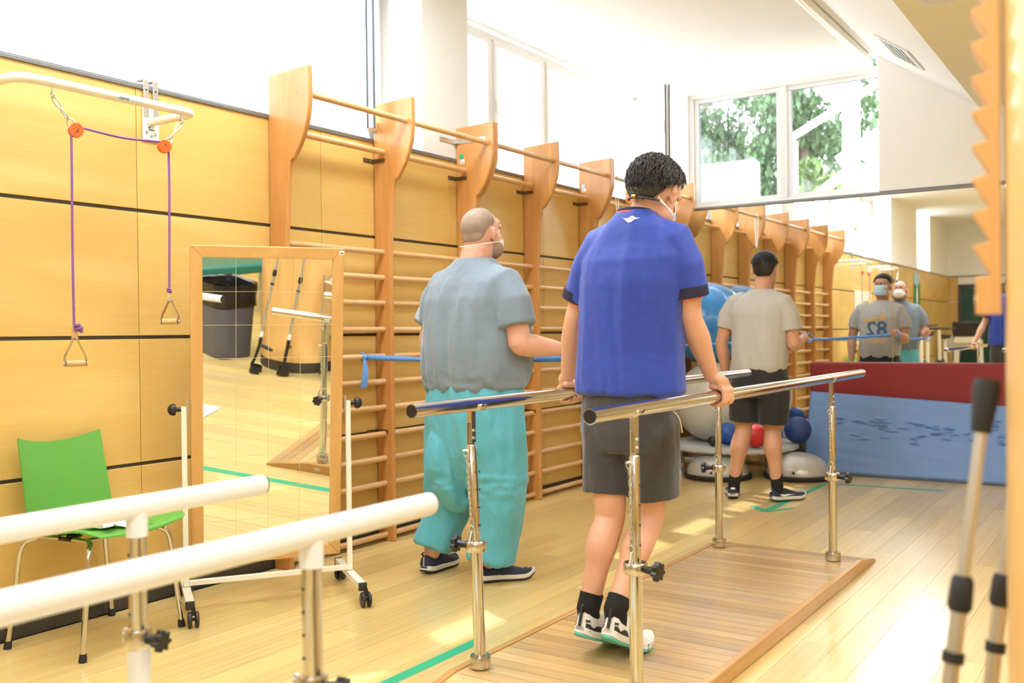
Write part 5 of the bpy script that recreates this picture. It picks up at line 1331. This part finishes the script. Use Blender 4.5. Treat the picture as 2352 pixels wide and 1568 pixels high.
# ------------------------------------------------------------------ man in the blue shirt, between the bars
def blue_man():
    t = thing('person', 'person in a royal blue sports shirt and grey shorts walking between the steel parallel bars', 'person', (2.14, 3.0, .055), 'people exercising in the gym')
    H = Frame((2.246, 3.10, 1.652), (.06, .90, -.40), (.12, .40, .91))
    hL, hR = Vector((1.82, 3.215, ZB)), Vector((2.40, 3.285, ZB))
    shL, shR = Vector((2.025, 3.06, 1.462)), Vector((2.352, 3.06, 1.465))
    elL, elR = Vector((1.915, 3.09, 1.215)), Vector((2.372, 3.10, 1.215))
    wrL, wrR = Vector((1.826, 3.185, 1.005)), Vector((2.388, 3.240, 1.010))
    b = MB()
    X_, Y_ = Vector((1, 0, 0)), Vector((0, 1, 0))
    oval(b, [((2.15, 3.06, .84), X_*.13, Y_*.09), ((2.15, 3.06, .92), X_*.15, Y_*.10), ((2.155, 3.06, 1.06), X_*.138, Y_*.095), ((2.165, 3.06, 1.2), X_*.15, Y_*.10), ((2.18, 3.06, 1.36), X_*.172, Y_*.11), ((2.19, 3.06, 1.46), X_*.16, Y_*.09), ((2.20, 3.06, 1.515), X_*.10, Y_*.07)])
    limb(b, [(2.19, 3.045, 1.47), (2.205, 3.05, 1.55), (2.232, 3.075, 1.62)], [.066, .055, .054])
    head_prims(b, H)
    for s, e, w in ((shL, elL, wrL), (shR, elR, wrR)):
        mu = (s+e)/2; fm = e*.68+w*.32; fm2 = e*.3+w*.7
        limb(b, [s+Vector((-.02 if s is shR else .02, 0, -.02)), mu, e*.85+s*.15, e, fm, fm2, w], [.046, .050, .041, .039, .043, .033, .0265], 16)
        b.ell(e+Vector((0, -.022, .0)), (.018, .016, .022))
    grip_prims(b, 1.82, ZB, hL.y, -1, wrL); grip_prims(b, 2.40, ZB, hR.y, 1, wrR)
    knL, knR = Vector((2.085, 3.03, .505)), Vector((2.205, 3.10, .505)); anL, anR = Vector((2.052, 2.925, .205)), Vector((2.172, 2.90, .225))
    for hp, kn, an in ((Vector((2.07, 3.06, .86)), knL, anL), (Vector((2.23, 3.065, .86)), knR, anR)):
        limb(b, [hp, hp*.55+kn*.45, kn+Vector((0, 0, .07)), kn, kn*.72+an*.28+Vector((0, -.018, 0)), kn*.4+an*.6+Vector((0, -.008, 0)), an], [.085, .075, .058, .053, .056, .041, .034], 16)
        b.ell(an+Vector((.006, .05, -.07)), (.03, .07, .03))
    co, no, fs = remeshed(b, .0042, 3)
    body = mkobj('body', [tuple(c) for c in co], fs, 'skin_a', t, None, [True]*len(fs), False)
    face(t, H, 1)
    # hair: curly cap and loose curls
    mk = hair_mask(.62, -.02, -.80, .16); vs, fs = head_shell(H, 1.0, .017, mk, .006, 9, 96, 60, 3)
    hr = mkobj('hair', vs, fs, 'hair_dark', t, None, [True]*len(fs), False)
    rh = random.Random(12); cm = MB(); c0 = Vector((0, -.018, .025))
    for i in range(1900):
        d = Vector((rh.gauss(0, 1), rh.gauss(0, 1)-.25, rh.gauss(0, 1)+.1)).normalized()
        if mk(d) < .42: continue
        rr_ = .101+.008*abs(d.y)+(.002 if d.z > 0 else .002+.014*d.z)+.004*rh.random(); base = c0+Vector((d.x*(rr_-.012), d.y*(rr_+.010), d.z*(rr_-.004)))
        tg = d.cross(Vector((rh.gauss(0, .35), rh.gauss(0, .35), 1))).normalized()*rh.choice((-1, 1)); dn = (Vector((0, -.25, -1))-d*Vector((0, -.25, -1)).dot(d)).normalized()
        L = rh.uniform(.024, .050); ph = rh.random()*6
        pts = []
        for q in range(6):
            u = q/5; pts.append(H(*(base+(dn*.75+tg*.35*math.sin(ph))*L*(u-.4)+tg*math.sin(u*3.4+ph)*.0065+d*(.005*math.sin(u*PI)+.003*u*math.sin(ph*3)))))
        cm.tube(pts, [.0009, .0016, .0018, .0017, .0013, .0005], 5)
    cu = cm.build('curls', 'hair_dark', hr, fixn=False); cu['kind'] = 'stuff'
    # mask ties at the nape, cord to the front
    def HS(a, z, r=.079): return H(math.sin(a)*r, -.02-math.cos(a)*r*1.05, z)
    ms = MB().tube(bez([HS(-1.1, -.052, .074), HS(-.6, -.062, .075), HS(0, -.066, .075), HS(.5, -.066, .076), HS(1.0, -.062, .080)], 5), .0046, 8).build('mask_strap', 'dark_plastic', t)
    MB().cyl(HS(-.28, -.064, .080), HS(-.05, -.066, .080), .0068, n=10).build('strap_clip', 'gold', ms)
    for dz in (0, .008): MB().tube(bez([HS(.9, -.060+dz, .082), H(.082, .02, -.068-dz), H(.075, .05, -.085-dz*2.2), H(.055, .075, -.11)], 6), .0022, 6).build('mask_cord', 'white_plastic', ms)
    mask_shell(t, Frame(H(0, -.004, -.035), H.f, H.u), 1.0, 'mask_white')
    # shirt
    m = MB()
    oval(m, [((2.155, 3.06, .955), X_*.193, Y_*.128), ((2.155, 3.06, 1.0), X_*.190, Y_*.128), ((2.158, 3.06, 1.10), X_*.184, Y_*.126), ((2.166, 3.058, 1.22), X_*.186, Y_*.130), ((2.178, 3.055, 1.34), X_*.196, Y_*.134), ((2.186, 3.055, 1.42), X_*.196, Y_*.126), ((2.192, 3.055, 1.475), X_*.182, Y_*.106), ((2.196, 3.05, 1.530), X_*.132, Y_*.090), ((2.195, 3.047, 1.572), X_*.080, Y_*.073), ((2.194, 3.048, 1.592), X_*.065, Y_*.064)], 36, 2.4)
    for s, e, si in ((shL, elL, -1), (shR, elR, 1)):
        h_ = s*.30+e*.70; dd = (h_-s).normalized()
        m.tube([s+Vector((-si*.10, 0, .028)), s+Vector((-si*.03, 0, .008)), s*.7+e*.3, h_-dd*.02, h_], [.078, .079, .072, .069, .070], 24)
    def dsp(p, n_):
        v = noise.noise(Vector((p.x*19, p.y*9, p.z*1.7)))*.007+ridge(Vector((p.x*13+.2*math.sin(p.z*7), p.y*3, p.z*1.0+5)))*.011+noise.noise(Vector((p.x*38+5, p.y*20, p.z*3.2)))*.004
        return v*(.35+.65*smooth01((1.5-p.z)/.35))+.0012*noise.noise(p*40)
    sh, bv = cloth('shirt', m, .0062, 'shirt_blue', t, 7, dsp)
    for s, e in ((shL, elL), (shR, elR)):
        h_ = s*.30+e*.70; dd = (h_-s).normalized(); cf = MB(); cf.tube([h_-dd*.034, h_-dd*.032, h_+dd*.002, h_+dd*.004], [.071, .0735, .0730, .069], 32); cf.build('sleeve_cuff', 'shirt_navy', sh)
        MB().tube([h_+dd*.003, h_+dd*.006], [.0675, .0675], 28).build('cuff_lining', 'trim_orange', sh)
    cl = MB(); 
    NB = Frame((2.195, 3.050, 1.580), (0, 1, 0), (.06, .16, .98))
    for r0, z0_, nm, mt in ((.066, .006, 'collar', 'shirt_navy'), (.0735, -.004, 'collar_piping', 'trim_orange')):
        c_ = MB(); pts = [NB(math.cos(a)*r0*.98, math.sin(a)*r0*.90, z0_) for a in [2*PI*i/30 for i in range(30)]]; c_.tube(pts, .0085 if nm == 'collar' else .0042, 8, closed=True); c_.build(nm, mt, sh)
    def onback(u, v, lift=.0025):
        o_ = CAM; q = ray(u, v).normalized(); loc, nn_, ix, ds = bv.ray_cast(o_, q); return loc-q*lift if loc is not None else None
    lg = [(u, v+12) for u, v in [(1424, 483), (1432, 489), (1442, 489), (1452, 483), (1462, 488), (1470, 488), (1456, 492), (1450, 497), (1443, 499), (1436, 493)]]
    pts = [onback(*p) for p in lg]
    if all(p is not None for p in pts): MB().add(pts, [tuple(range(len(pts)))]).build('shirt_emblem', 'paper', sh, fixn=False, label='small white wave emblem below the collar')
    # shorts
    m = MB(); m_h = Vector((2.15, 3.06, 0))
    oval(m, [((2.15, 3.06, .99), X_*.160, Y_*.112), ((2.15, 3.06, .92), X_*.172, Y_*.120), ((2.15, 3.06, .82), X_*.180, Y_*.124), ((2.15, 3.06, .75), X_*.172, Y_*.115)], 30, 2.4)
    lL, lR = Vector((2.072, 3.04, .595)), Vector((2.232, 3.085, .585))
    m.tube([(2.075, 3.06, .86), (2.074, 3.055, .76), (2.073, 3.045, .64), lL], [.098, .101, .092, .089], 26); m.tube([(2.225, 3.065, .86), (2.228, 3.07, .76), (2.23, 3.08, .64), lR], [.098, .101, .092, .088], 26)
    dd = lambda p, n_: noise.noise(Vector((p.x*22, p.y*22, p.z*6)))*.005+noise.noise(p*45)*.0012
    so_, bs = cloth('shorts', m, .0068, 'shorts_grey', t, 6, dd)
    MB().tube(bez([(2.338, 3.02, .90), (2.342, 3.06, .87), (2.338, 3.09, .82)], 6), .004, 6).build('pocket_trim', 'zinc', so_)
    sock(t, anL, knL, .255, .041, .042); sock(t, anR, knR, .262, .041, .042)
    for heel, toe, pit, sd in ((Vector((2.045, 2.85, 0)), (.16, 1), .32, -1), (Vector((2.168, 2.815, 0)), (.12, 1), .42, 1)):
        P, up_, sp, of, tops = shoe(t, heel, toe, PZ+.002, pit, 'shoe_white', 'shoe_sole', 'sole_mint', .285, 1.0, sd, 'high')
        for s in (-1, 1):
            side_strip(P, sp, of, tops, .002, .085, lambda t: 0, lambda t: .46-.30*math.exp(-((t-.30)/.14)**2)*.7-.30*max(0, t-.8)/.2, s, 'shoe_black', up_, 'heel_counter')
            side_strip(P, sp, of, tops, .105, .175, lambda t: .02, lambda t: .15+.50*math.exp(-((t-.35)/.25)**2), s, 'shoe_black', up_, 'side_panel')
            side_strip(P, sp, of, tops, .11, .16, lambda t: .30-.2*t, lambda t: .36-.2*t, s, 'sole_mint', up_, 'side_stripe', .0034)
            side_strip(P, sp, of, tops, .001, .014, lambda t: .5, lambda t: .96, s, 'shoe_black', up_, 'pull_tab', .003)
        MB().tube([P(0, -.004, .04), P(0, -.006, .075), P(0, -.010, .105), P(0, .0, .112)], .0055, 8).build('heel_loop', 'shoe_black', up_)
    MB().torus(hR+Vector((.030, -.010, -.017)), .0112, .0018, basis((.2, 1, .1)), 18, 6).build('finger_ring', 'gold', body)
blue_man()

# ------------------------------------------------------------------ man in the plain grey T-shirt and turquoise trousers
def grey_man():
    t = thing('person', 'person in a plain grey T-shirt and baggy turquoise trousers holding a blue resistance band', 'person', (.98, 3.68, 0), 'people exercising in the gym')
    F = Frame((1.01, 3.70, 0), (.18, .98, 0)); H = Frame((1.050, 3.715, 1.640), (.02, .99, .10), (-.02, -.10, .99)); k = 1.06
    shL, shR = F(-.215, 0, 1.395), F(.235, -.01, 1.385); elL, elR = F(-.295, -.03, 1.135), F(.300, .0, 1.120); wrL, wrR = F(-.265, .09, .925), F(.330, .235, 1.095)
    b = MB()
    A = lambda w: F.r*w; Bf = lambda d: F.f*d
    oval(b, [(F(0, 0, .84), A(.17), Bf(.13)), (F(0, .01, .95), A(.20), Bf(.16)), (F(0, .03, 1.08), A(.205), Bf(.185)), (F(.005, .015, 1.22), A(.20), Bf(.165)), (F(.01, 0, 1.35), A(.21), Bf(.145)), (F(.01, -.005, 1.43), A(.175), Bf(.11)), (F(.015, -.01, 1.49), A(.11), Bf(.085))])
    limb(b, [F(.02, -.015, 1.44), F(.03, -.012, 1.53), H(0, -.025, -.06)], [.085, .076, .070])
    head_prims(b, H, k, .010); b.ell(H(0, -.062, -.072), (.062, .036, .045), H.M())
    for s, e, w in ((shL, elL, wrL), (shR, elR, wrR)):
        limb(b, [s-F.r*(.03 if s is shR else -.03)-Vector((0, 0, .03)), (s+e)/2, e*.85+s*.15, e, e*.68+w*.32, e*.3+w*.7, w], [.056, .062, .054, .050, .054, .043, .033], 16)
    hand_prims(b, wrL, F.d(.06, .25, -.95), F.d(-.9, .2, 0), -1, .9, 1.05); hand_prims(b, wrR, F.d(.15, 1, .05), F.d(.35, .0, -1), 1, 1.25, 1.05)
    knL, knR = F(-.205, .02, .50), F(.13, .06, .50); anL, anR = Vector((.737, 3.70, .10)), Vector((1.085, 3.69, .10))
    for hp, kn, an in ((F(-.10, 0, .88), knL, anL), (F(.11, 0, .88), knR, anR)):
        limb(b, [hp, hp*.5+kn*.5, kn, kn*.7+an*.3, an], [.10, .085, .062, .060, .042], 16)
    co, no, fs = remeshed(b, .0052, 4); body = mkobj('body', [tuple(c) for c in co], fs, 'skin_b', t, None, [True]*len(fs), False)
    face(t, H, k)
    # close-cropped hair, thinning on the crown
    base = hair_mask(.95, .10, -.62, .22)
    def mk(d):
        bald = smooth01(((d-Vector((-.35, .25, .85)).normalized()).length-.42)/.25); return base(d)*bald
    vs, fs = head_shell(H, k, .0022, mk, .0012, 26, 80, 54, 5); mkobj('hair', vs, fs, 'stubble', t, None, [True]*len(fs), False)
    bm_ = MB()
    for s in (-1, 1): bm_.ell(H(s*.040*k, .03*k, -.070*k), (.0405*k, .0475*k, .0395*k), H.M()); 
    bm_.ell(H(0, .052*k, -.083*k), (.0565*k, .0445*k, .0355*k), H.M()); bm_.build('beard', 'stubble', t)
    mask_shell(t, H, k, 'mask_white', True)
    MB().tube(bez([H(-.060*k, .07*k, -.05*k), H(-.088*k, .0, -.042*k), H(-.080*k, -.06*k, -.046*k), H(-.03*k, -.108*k, -.048*k), H(.03*k, -.108*k, -.046*k), H(.078*k, -.062*k, -.042*k), H(.090*k, .0, -.038*k), H(.060*k, .07*k, -.05*k)], 6), .0017, 6).build('mask_strap', 'white_plastic', t)
    # T-shirt
    m = MB()
    oval(m, [(F(.0, .0, .905), A(.225), Bf(.185)), (F(.0, .005, .925), A(.248), Bf(.205)), (F(0, .012, 1.0), A(.262), Bf(.222)), (F(.003, .016, 1.10), A(.262), Bf(.226)), (F(.006, .008, 1.22), A(.258), Bf(.205)), (F(.01, -.002, 1.33), A(.262), Bf(.180)), (F(.012, -.006, 1.405), A(.248), Bf(.150)), (F(.015, -.010, 1.455), A(.195), Bf(.120)), (F(.02, -.012, 1.50), A(.125), Bf(.098)), (F(.024, -.012, 1.525), A(.094), Bf(.086))], 40, 2.3)
    for s, e, si in ((shL, elL, -1), (shR, elR, 1)):
        h_ = s*.32+e*.68; dd = (h_-s).normalized(); m.tube([s-F.r*(si*.12)+Vector((0, 0, .02)), s-F.r*(si*.03), s*.7+e*.3, h_-dd*.02, h_], [.094, .097, .090, .086, .088], 24)
    def dsp(p, n_):
        q = p-F.o; a = q.dot(F.r); v = noise.noise(Vector((a*15+.8*math.sin(p.z*5), p.y*6, p.z*1.4)))*.012+ridge(Vector((a*15+.35*math.sin(p.z*6+a*9), p.y*3, p.z*1.1+2)))*.014+noise.noise(Vector((a*36, p.y*12, p.z*3.0+4)))*.005
        lo = smooth01((1.06-p.z)/.14); v += lo*noise.noise(Vector((a*22, p.y*20, p.z*30)))*.008
        return v*smooth01((1.50-p.z)/.2)+.0012*noise.noise(p*38)
    cloth('t_shirt', m, .0068, 'shirt_grey', t, 6, dsp)
    # baggy trousers with a dropped crotch
    m = MB()
    oval(m, [(F(0, 0, .985), A(.215), Bf(.185)), (F(0, 0, .90), A(.228), Bf(.190)), (F(-.01, 0, .78), A(.238), Bf(.19)), (F(-.02, .005, .64), A(.238), Bf(.175)), (F(-.04, .01, .52), A(.19), Bf(.15)), (F(-.06, .01, .44), A(.13), Bf(.115))], 34, 2.4)
    m.tube([F(-.09, 0, .9), F(-.135, .0, .70), F(-.185, .0, .48), F(-.225, .0, .28), anL+Vector((.01, -.005, .03))], [.135, .140, .128, .104, .092], 28)
    m.tube([F(.10, 0, .9), F(.115, .01, .70), F(.122, .03, .48), F(.105, .03, .28), anR+Vector((.012, .0, .005))], [.135, .138, .128, .112, .102], 28)
    m.tube(bez([F(-.07, -.06, .80), F(-.085, -.12, .62), F(-.085, -.11, .50), F(-.06, -.07, .40), F(-.03, -.02, .37)], 4), [.06, .07, .078, .082, .085, .086, .085, .084, .082, .08, .078, .076, .07, .064, .058, .05, .04], 20)
    def dst(p, n_):
        q = p-F.o; a = q.dot(F.r); v = noise.noise(Vector((a*26+.5*math.sin(p.z*7), p.y*18, p.z*1.8)))*.010+ridge(Vector((a*14+.3*math.sin(p.z*8), p.y*9, p.z*1.2+3)))*.014+ridge(Vector((a*30+p.z*6, p.y*22, p.z*9)))*.0035
        v += .010*smooth01(1-abs(p.z-.47)/.12)*noise.noise(Vector((a*18, p.y*14, p.z*34)))
        return v*smooth01((1.0-p.z)/.12)
    cloth('trousers', m, .0074, 'trousers_teal', t, 4, dst)
    for heel, toe, sd, nm in ((Vector((.738, 3.632, 0)), (-.10, 1), -1, 0), (Vector((1.040, 3.635, 0)), (.62, .80), 1, 1)):
        P, up_, sp, of, tops = shoe(t, heel, toe, .001, .02, 'shoe_navy', 'shoe_sole', 'shoe_tread', .30, 1.06, sd)
        MB().tube([P(0, -.001, .035), P(0, -.002, .06), P(0, .002, .085)], .004, 6).build('heel_zip', 'zinc', up_)
        MB().tube(bez([P(0, .0, .085), P(0, -.018, .098), P(0, -.002, .102)], 5), .004, 6).build('heel_loop', 'shoe_black', up_)
        for s in (-1, 1): side_strip(P, sp, of, tops, .12, .275, lambda t: 0, lambda t: .12+.22*t, s, 'shoe_tread', up_, 'toe_guard')
    return wrR, F
wr1, F1 = grey_man()

# ------------------------------------------------------------------ man in the pale grey printed T-shirt and black shorts
def printed_man():
    t = thing('person', 'person in a pale grey printed T-shirt and black shorts facing the wall mirror', 'person', (1.43, 6.46, 0), 'people exercising in the gym')
    F = Frame((1.43, 6.46, 0), (.03, 1, 0)); H = Frame((1.468, 6.478, 1.590), (-.20, .98, -.04), (0, .02, 1)); k = .97
    shL, shR = F(-.190, 0, 1.352), F(.198, -.005, 1.345); elL, elR = F(-.268, -.02, 1.085), F(.238, .01, 1.065); wrL, wrR = F(-.262, .04, .865), F(.232, .235, 1.115)
    b = MB(); A = lambda w: F.r*w; Bf = lambda d: F.f*d
    oval(b, [(F(0, 0, .82), A(.15), Bf(.11)), (F(0, .0, .93), A(.165), Bf(.13)), (F(0, .01, 1.05), A(.165), Bf(.135)), (F(.0, .0, 1.2), A(.17), Bf(.125)), (F(.01, 0, 1.31), A(.178), Bf(.12)), (F(.015, 0, 1.39), A(.15), Bf(.09)), (F(.02, -.005, 1.43), A(.10), Bf(.075))])
    limb(b, [F(.02, -.012, 1.38), F(.03, -.008, 1.46), H(0, -.02, -.06)], [.070, .060, .056])
    head_prims(b, H, k, .006)
    for s, e, w in ((shL, elL, wrL), (shR, elR, wrR)):
        limb(b, [s-F.r*(.03 if s is shR else -.03)-Vector((0, 0, .03)), (s+e)/2, e*.85+s*.15, e, e*.68+w*.32, e*.3+w*.7, w], [.047, .052, .045, .042, .045, .035, .0275], 16)
    hand_prims(b, wrL, F.d(.05, .18, -.97), F.d(-1, 0, 0), -1, .8, .98); hand_prims(b, wrR, F.d(-.05, 1, .12), F.d(1, .1, .25), 1, 1.5, .98)
    knL, knR = F(-.125, .01, .475), F(.075, .04, .475); anL, anR = Vector((1.247, 6.435, .10)), Vector((1.548, 6.455, .10))
    for hp, kn, an in ((F(-.095, 0, .85), knL, anL), (F(.095, 0, .85), knR, anR)):
        limb(b, [hp, hp*.5+kn*.5, kn+Vector((0, 0, .06)), kn, kn*.7+an*.3+Vector((0, -.022, 0)), kn*.4+an*.6+Vector((0, -.01, 0)), an], [.095, .082, .064, .058, .063, .046, .036], 16)
    co, no, fs = remeshed(b, .0050, 4); body = mkobj('body', [tuple(c) for c in co], fs, 'skin_c', t, None, [True]*len(fs), False)
    face(t, H, k, brow='hair_black')
    mk = hair_mask(.56, -.05, -.78, .14)
    def thick(d): return mk(d)*(.74+.26*smooth01((d.z-.0)/.5))
    vs, fs = head_shell(H, k, .017, thick, .004, 14, 88, 56, 9); hr = mkobj('hair', vs, fs, 'hair_black', t, None, [True]*len(fs), False)
    rh = random.Random(6); cm = MB(); c0 = Vector((0, -.018, .025))
    for i in range(700):
        d = Vector((rh.gauss(0, 1), rh.gauss(0, 1), abs(rh.gauss(0, 1))+.1)).normalized()
        if mk(d) < .8 or d.z < .15: continue
        base = c0+Vector((d.x*.094, d.y*.112, d.z*.104)); tg = Vector((rh.gauss(0, .3), 1, .2)); tg = (tg-d*tg.dot(d)).normalized()
        cm.tube([H(*((base+tg*(u-.5)*.026+d*(.004*math.sin(u*3)))*k)) for u in (0, .33, .66, 1)], [.0012, .002, .002, .0006], 5)
    cc_ = cm.build('hair_strands', 'hair_black', hr, fixn=False); cc_['kind'] = 'stuff'
    mask_shell(t, H, k, 'mask_blue')
    for s in (-1, 1):
        MB().tube(bez([H(s*.066*k, .058*k, -.010), H(s*.086*k, .0, .010), H(s*.090*k, -.028, .004), H(s*.085*k, -.022, -.03), H(s*.066*k, .055*k, -.075)], 5), .0016, 6).build('ear_loop', 'white_plastic', t)
    m = MB()
    oval(m, [(F(.0, .0, .885), A(.185), Bf(.140)), (F(.0, .0, .93), A(.192), Bf(.15)), (F(0, .01, 1.03), A(.194), Bf(.160)), (F(.003, .006, 1.16), A(.196), Bf(.150)), (F(.008, .0, 1.28), A(.205), Bf(.142)), (F(.012, -.002, 1.345), A(.200), Bf(.125)), (F(.016, -.004, 1.392), A(.160), Bf(.10)), (F(.02, -.006, 1.430), A(.105), Bf(.083)), (F(.024, -.006, 1.452), A(.082), Bf(.074))], 36, 2.35)
    for s, e, si in ((shL, elL, -1), (shR, elR, 1)):
        h_ = s*.38+e*.62; dd = (h_-s).normalized(); m.tube([s-F.r*(si*.10)+Vector((0, 0, .02)), s-F.r*(si*.03), s*.7+e*.3, h_-dd*.02, h_], [.078, .080, .072, .069, .070], 24)
    def dsp(p, n_):
        q = p-F.o; a = q.dot(F.r); return (noise.noise(Vector((a*16+.6*math.sin(p.z*6), p.y*8, p.z*2.2)))*.012+noise.noise(Vector((a*36, p.y*14, p.z*5+4)))*.0045)*smooth01((1.42-p.z)/.16)
    sh, bv = cloth('t_shirt', m, .0066, 'shirt_melange', t, 6, dsp)
    # printed front
    def front(p, lift=.004):
        loc, nn_, ix, ds = bv.ray_cast(p+F.f*.6, -F.f); return (loc+F.f*lift) if loc is not None else p
    cz = 1.165
    wrap_text('82', .20, F(-.0, .3, cz), -F.r, (0, 0, 1), 'print_navy', sh, proj=front, bold=.004)
    wrap_text('Brown', .082, F(-.01, .3, cz+.105), -F.r*.95+Vector((0, 0, -.12)), Vector((0, 0, 1)), 'print_orange', sh, proj=lambda p: front(p, .0055), bold=.0025, shear=.35)
    rp3 = random.Random(9); om = MB()
    for i in range(26):
        a = rp3.uniform(-1.15, 1.15); c = F(math.sin(a)*.105, .3, cz-.075-.055*math.cos(a)*rp3.uniform(.6, 1.3)); q = rp3.random()*6
        pts = [front(c+F.r*(math.cos(q+w)*.012*ee)+Vector((0, 0, math.sin(q+w)*.012)), .005) for w, ee in ((0, 1), (1.4, .45), (3.1, 1), (4.7, .45))]
        om.add(pts, [(0, 1, 2, 3)])
    om.build('print_ornament', 'print_orange', sh, fixn=False)
    m = MB()
    oval(m, [(F(0, 0, .965), A(.165), Bf(.13)), (F(0, 0, .90), A(.186), Bf(.142)), (F(0, 0, .78), A(.198), Bf(.145)), (F(0, 0, .71), A(.19), Bf(.135))], 30, 2.4)
    m.tube([F(-.095, 0, .85), F(-.103, 0, .72), F(-.115, 0, .60), F(-.118, 0, .538)], [.108, .112, .104, .102], 26); m.tube([F(.095, 0, .85), F(.098, 0, .72), F(.095, .01, .60), F(.092, .012, .530)], [.108, .112, .104, .102], 26)
    cloth('shorts', m, .0070, 'shorts_black', t, 5, lambda p, n_: noise.noise(Vector((p.x*20, p.y*20, p.z*7)))*.006+noise.noise(p*42)*.0015)
    sock(t, anL, knL, .222, .042, .043); sock(t, anR, knR, .222, .042, .043)
    for heel, toe, sd in ((Vector((1.262, 6.375, 0)), (-.42, .91), -1), (Vector((1.520, 6.405, 0)), (.56, .83), 1)):
        P, up_, sp, of, tops = shoe(t, heel, toe, .001, .02, 'shoe_navy', 'shoe_sole', 'shoe_tread', .285, 1.0, sd)
        for s in (-1, 1): swoosh(P, sp, of, tops, s, 'paper', up_)
        w0 = [P(x, .003, z) for x, z in ((-.014, .066), (.014, .066), (.014, .078), (-.014, .078))]; w0 = [p-(P(0, .01, 0)-P(0, 0, 0))*.9 for p in w0]
        MB().add(w0, [(0, 1, 2, 3)]).build('heel_tab', 'paper', up_, fixn=False)
    return wrR, F
wr2, F2 = printed_man()

# ------------------------------------------------------------------ resistance bands
def band(tie, hand, F, label, tail=.16):
    tie = Vector(tie); hand = Vector(hand); d = (hand-tie).normalized(); m = MB(); n = 24; up = Vector((0, 0, 1)); vs = []
    for i in range(n+1):
        u = i/n; p = tie+(hand-tie)*u-up*.012*math.sin(PI*u); w = .016-.006*math.sin(PI*u)
        for s in (-1, 1): vs.append(p+up*(w*s))
    m.add(vs, [(2*i, 2*i+1, 2*i+3, 2*i+2) for i in range(n)], True)
    o = m.build('resistance_band', 'band_blue', loc=tie, fixn=False); o.modifiers.new('th', 'SOLIDIFY').thickness = .0025
    tag(o, label, 'resistance band', 'blue resistance bands tied to the wall bars')
    k = MB(); r = .020
    # loop round the rung, knot and hanging tail
    pts = [Vector((.062+math.cos(a)*r, tie.y, tie.z+.002+math.sin(a)*r)) for a in [2*PI*i/16 for i in range(16)]]; k.tube(pts, .0045, 6, closed=True)
    k.ell(tie+Vector((0, 0, 0)), (.016, .014, .016)); ring = k.build('knot', 'band_blue', o)
    t2 = MB(); vs = []
    for i in range(9):
        u = i/8; p = tie+Vector((.006+.012*math.sin(u*3), -.01-.012*u, -.008-tail*u)); w = .006+.014*min(1, u*2)
        for s in (-1, 1): vs.append(p+Vector((.3*s*w, s*w, 0)))
    t2.add(vs, [(2*i, 2*i+1, 2*i+3, 2*i+2) for i in range(8)], True); t2.build('loose_end', 'band_blue', o, fixn=False)
    lp = MB(); q = hand-d*.0; ax = d
    e = F.f*.046; lp.tube(bez([hand-F.f*.008, hand+F.f*.03+F.d(.030, 0, .028), hand+F.f*.06+F.d(.052, 0, 0), hand+F.f*.03+F.d(.030, 0, -.034), hand-F.f*.008+F.d(0, 0, -.006)], 6), .006, 6).build('hand_loop', 'band_blue', o)
tie1 = onX(838, 817, .082); tie1.z = rz[4]; band(tie1, wr1+F1.d(.0, .085, -.048), F1, 'blue resistance band from the wall bars to the person in turquoise trousers')
tie2 = Vector((.082, 6.98, rz[4]+.0)); band(tie2, wr2+F2.d(-.03, .075, -.0), F2, 'blue resistance band from the wall bars to the person in black shorts')
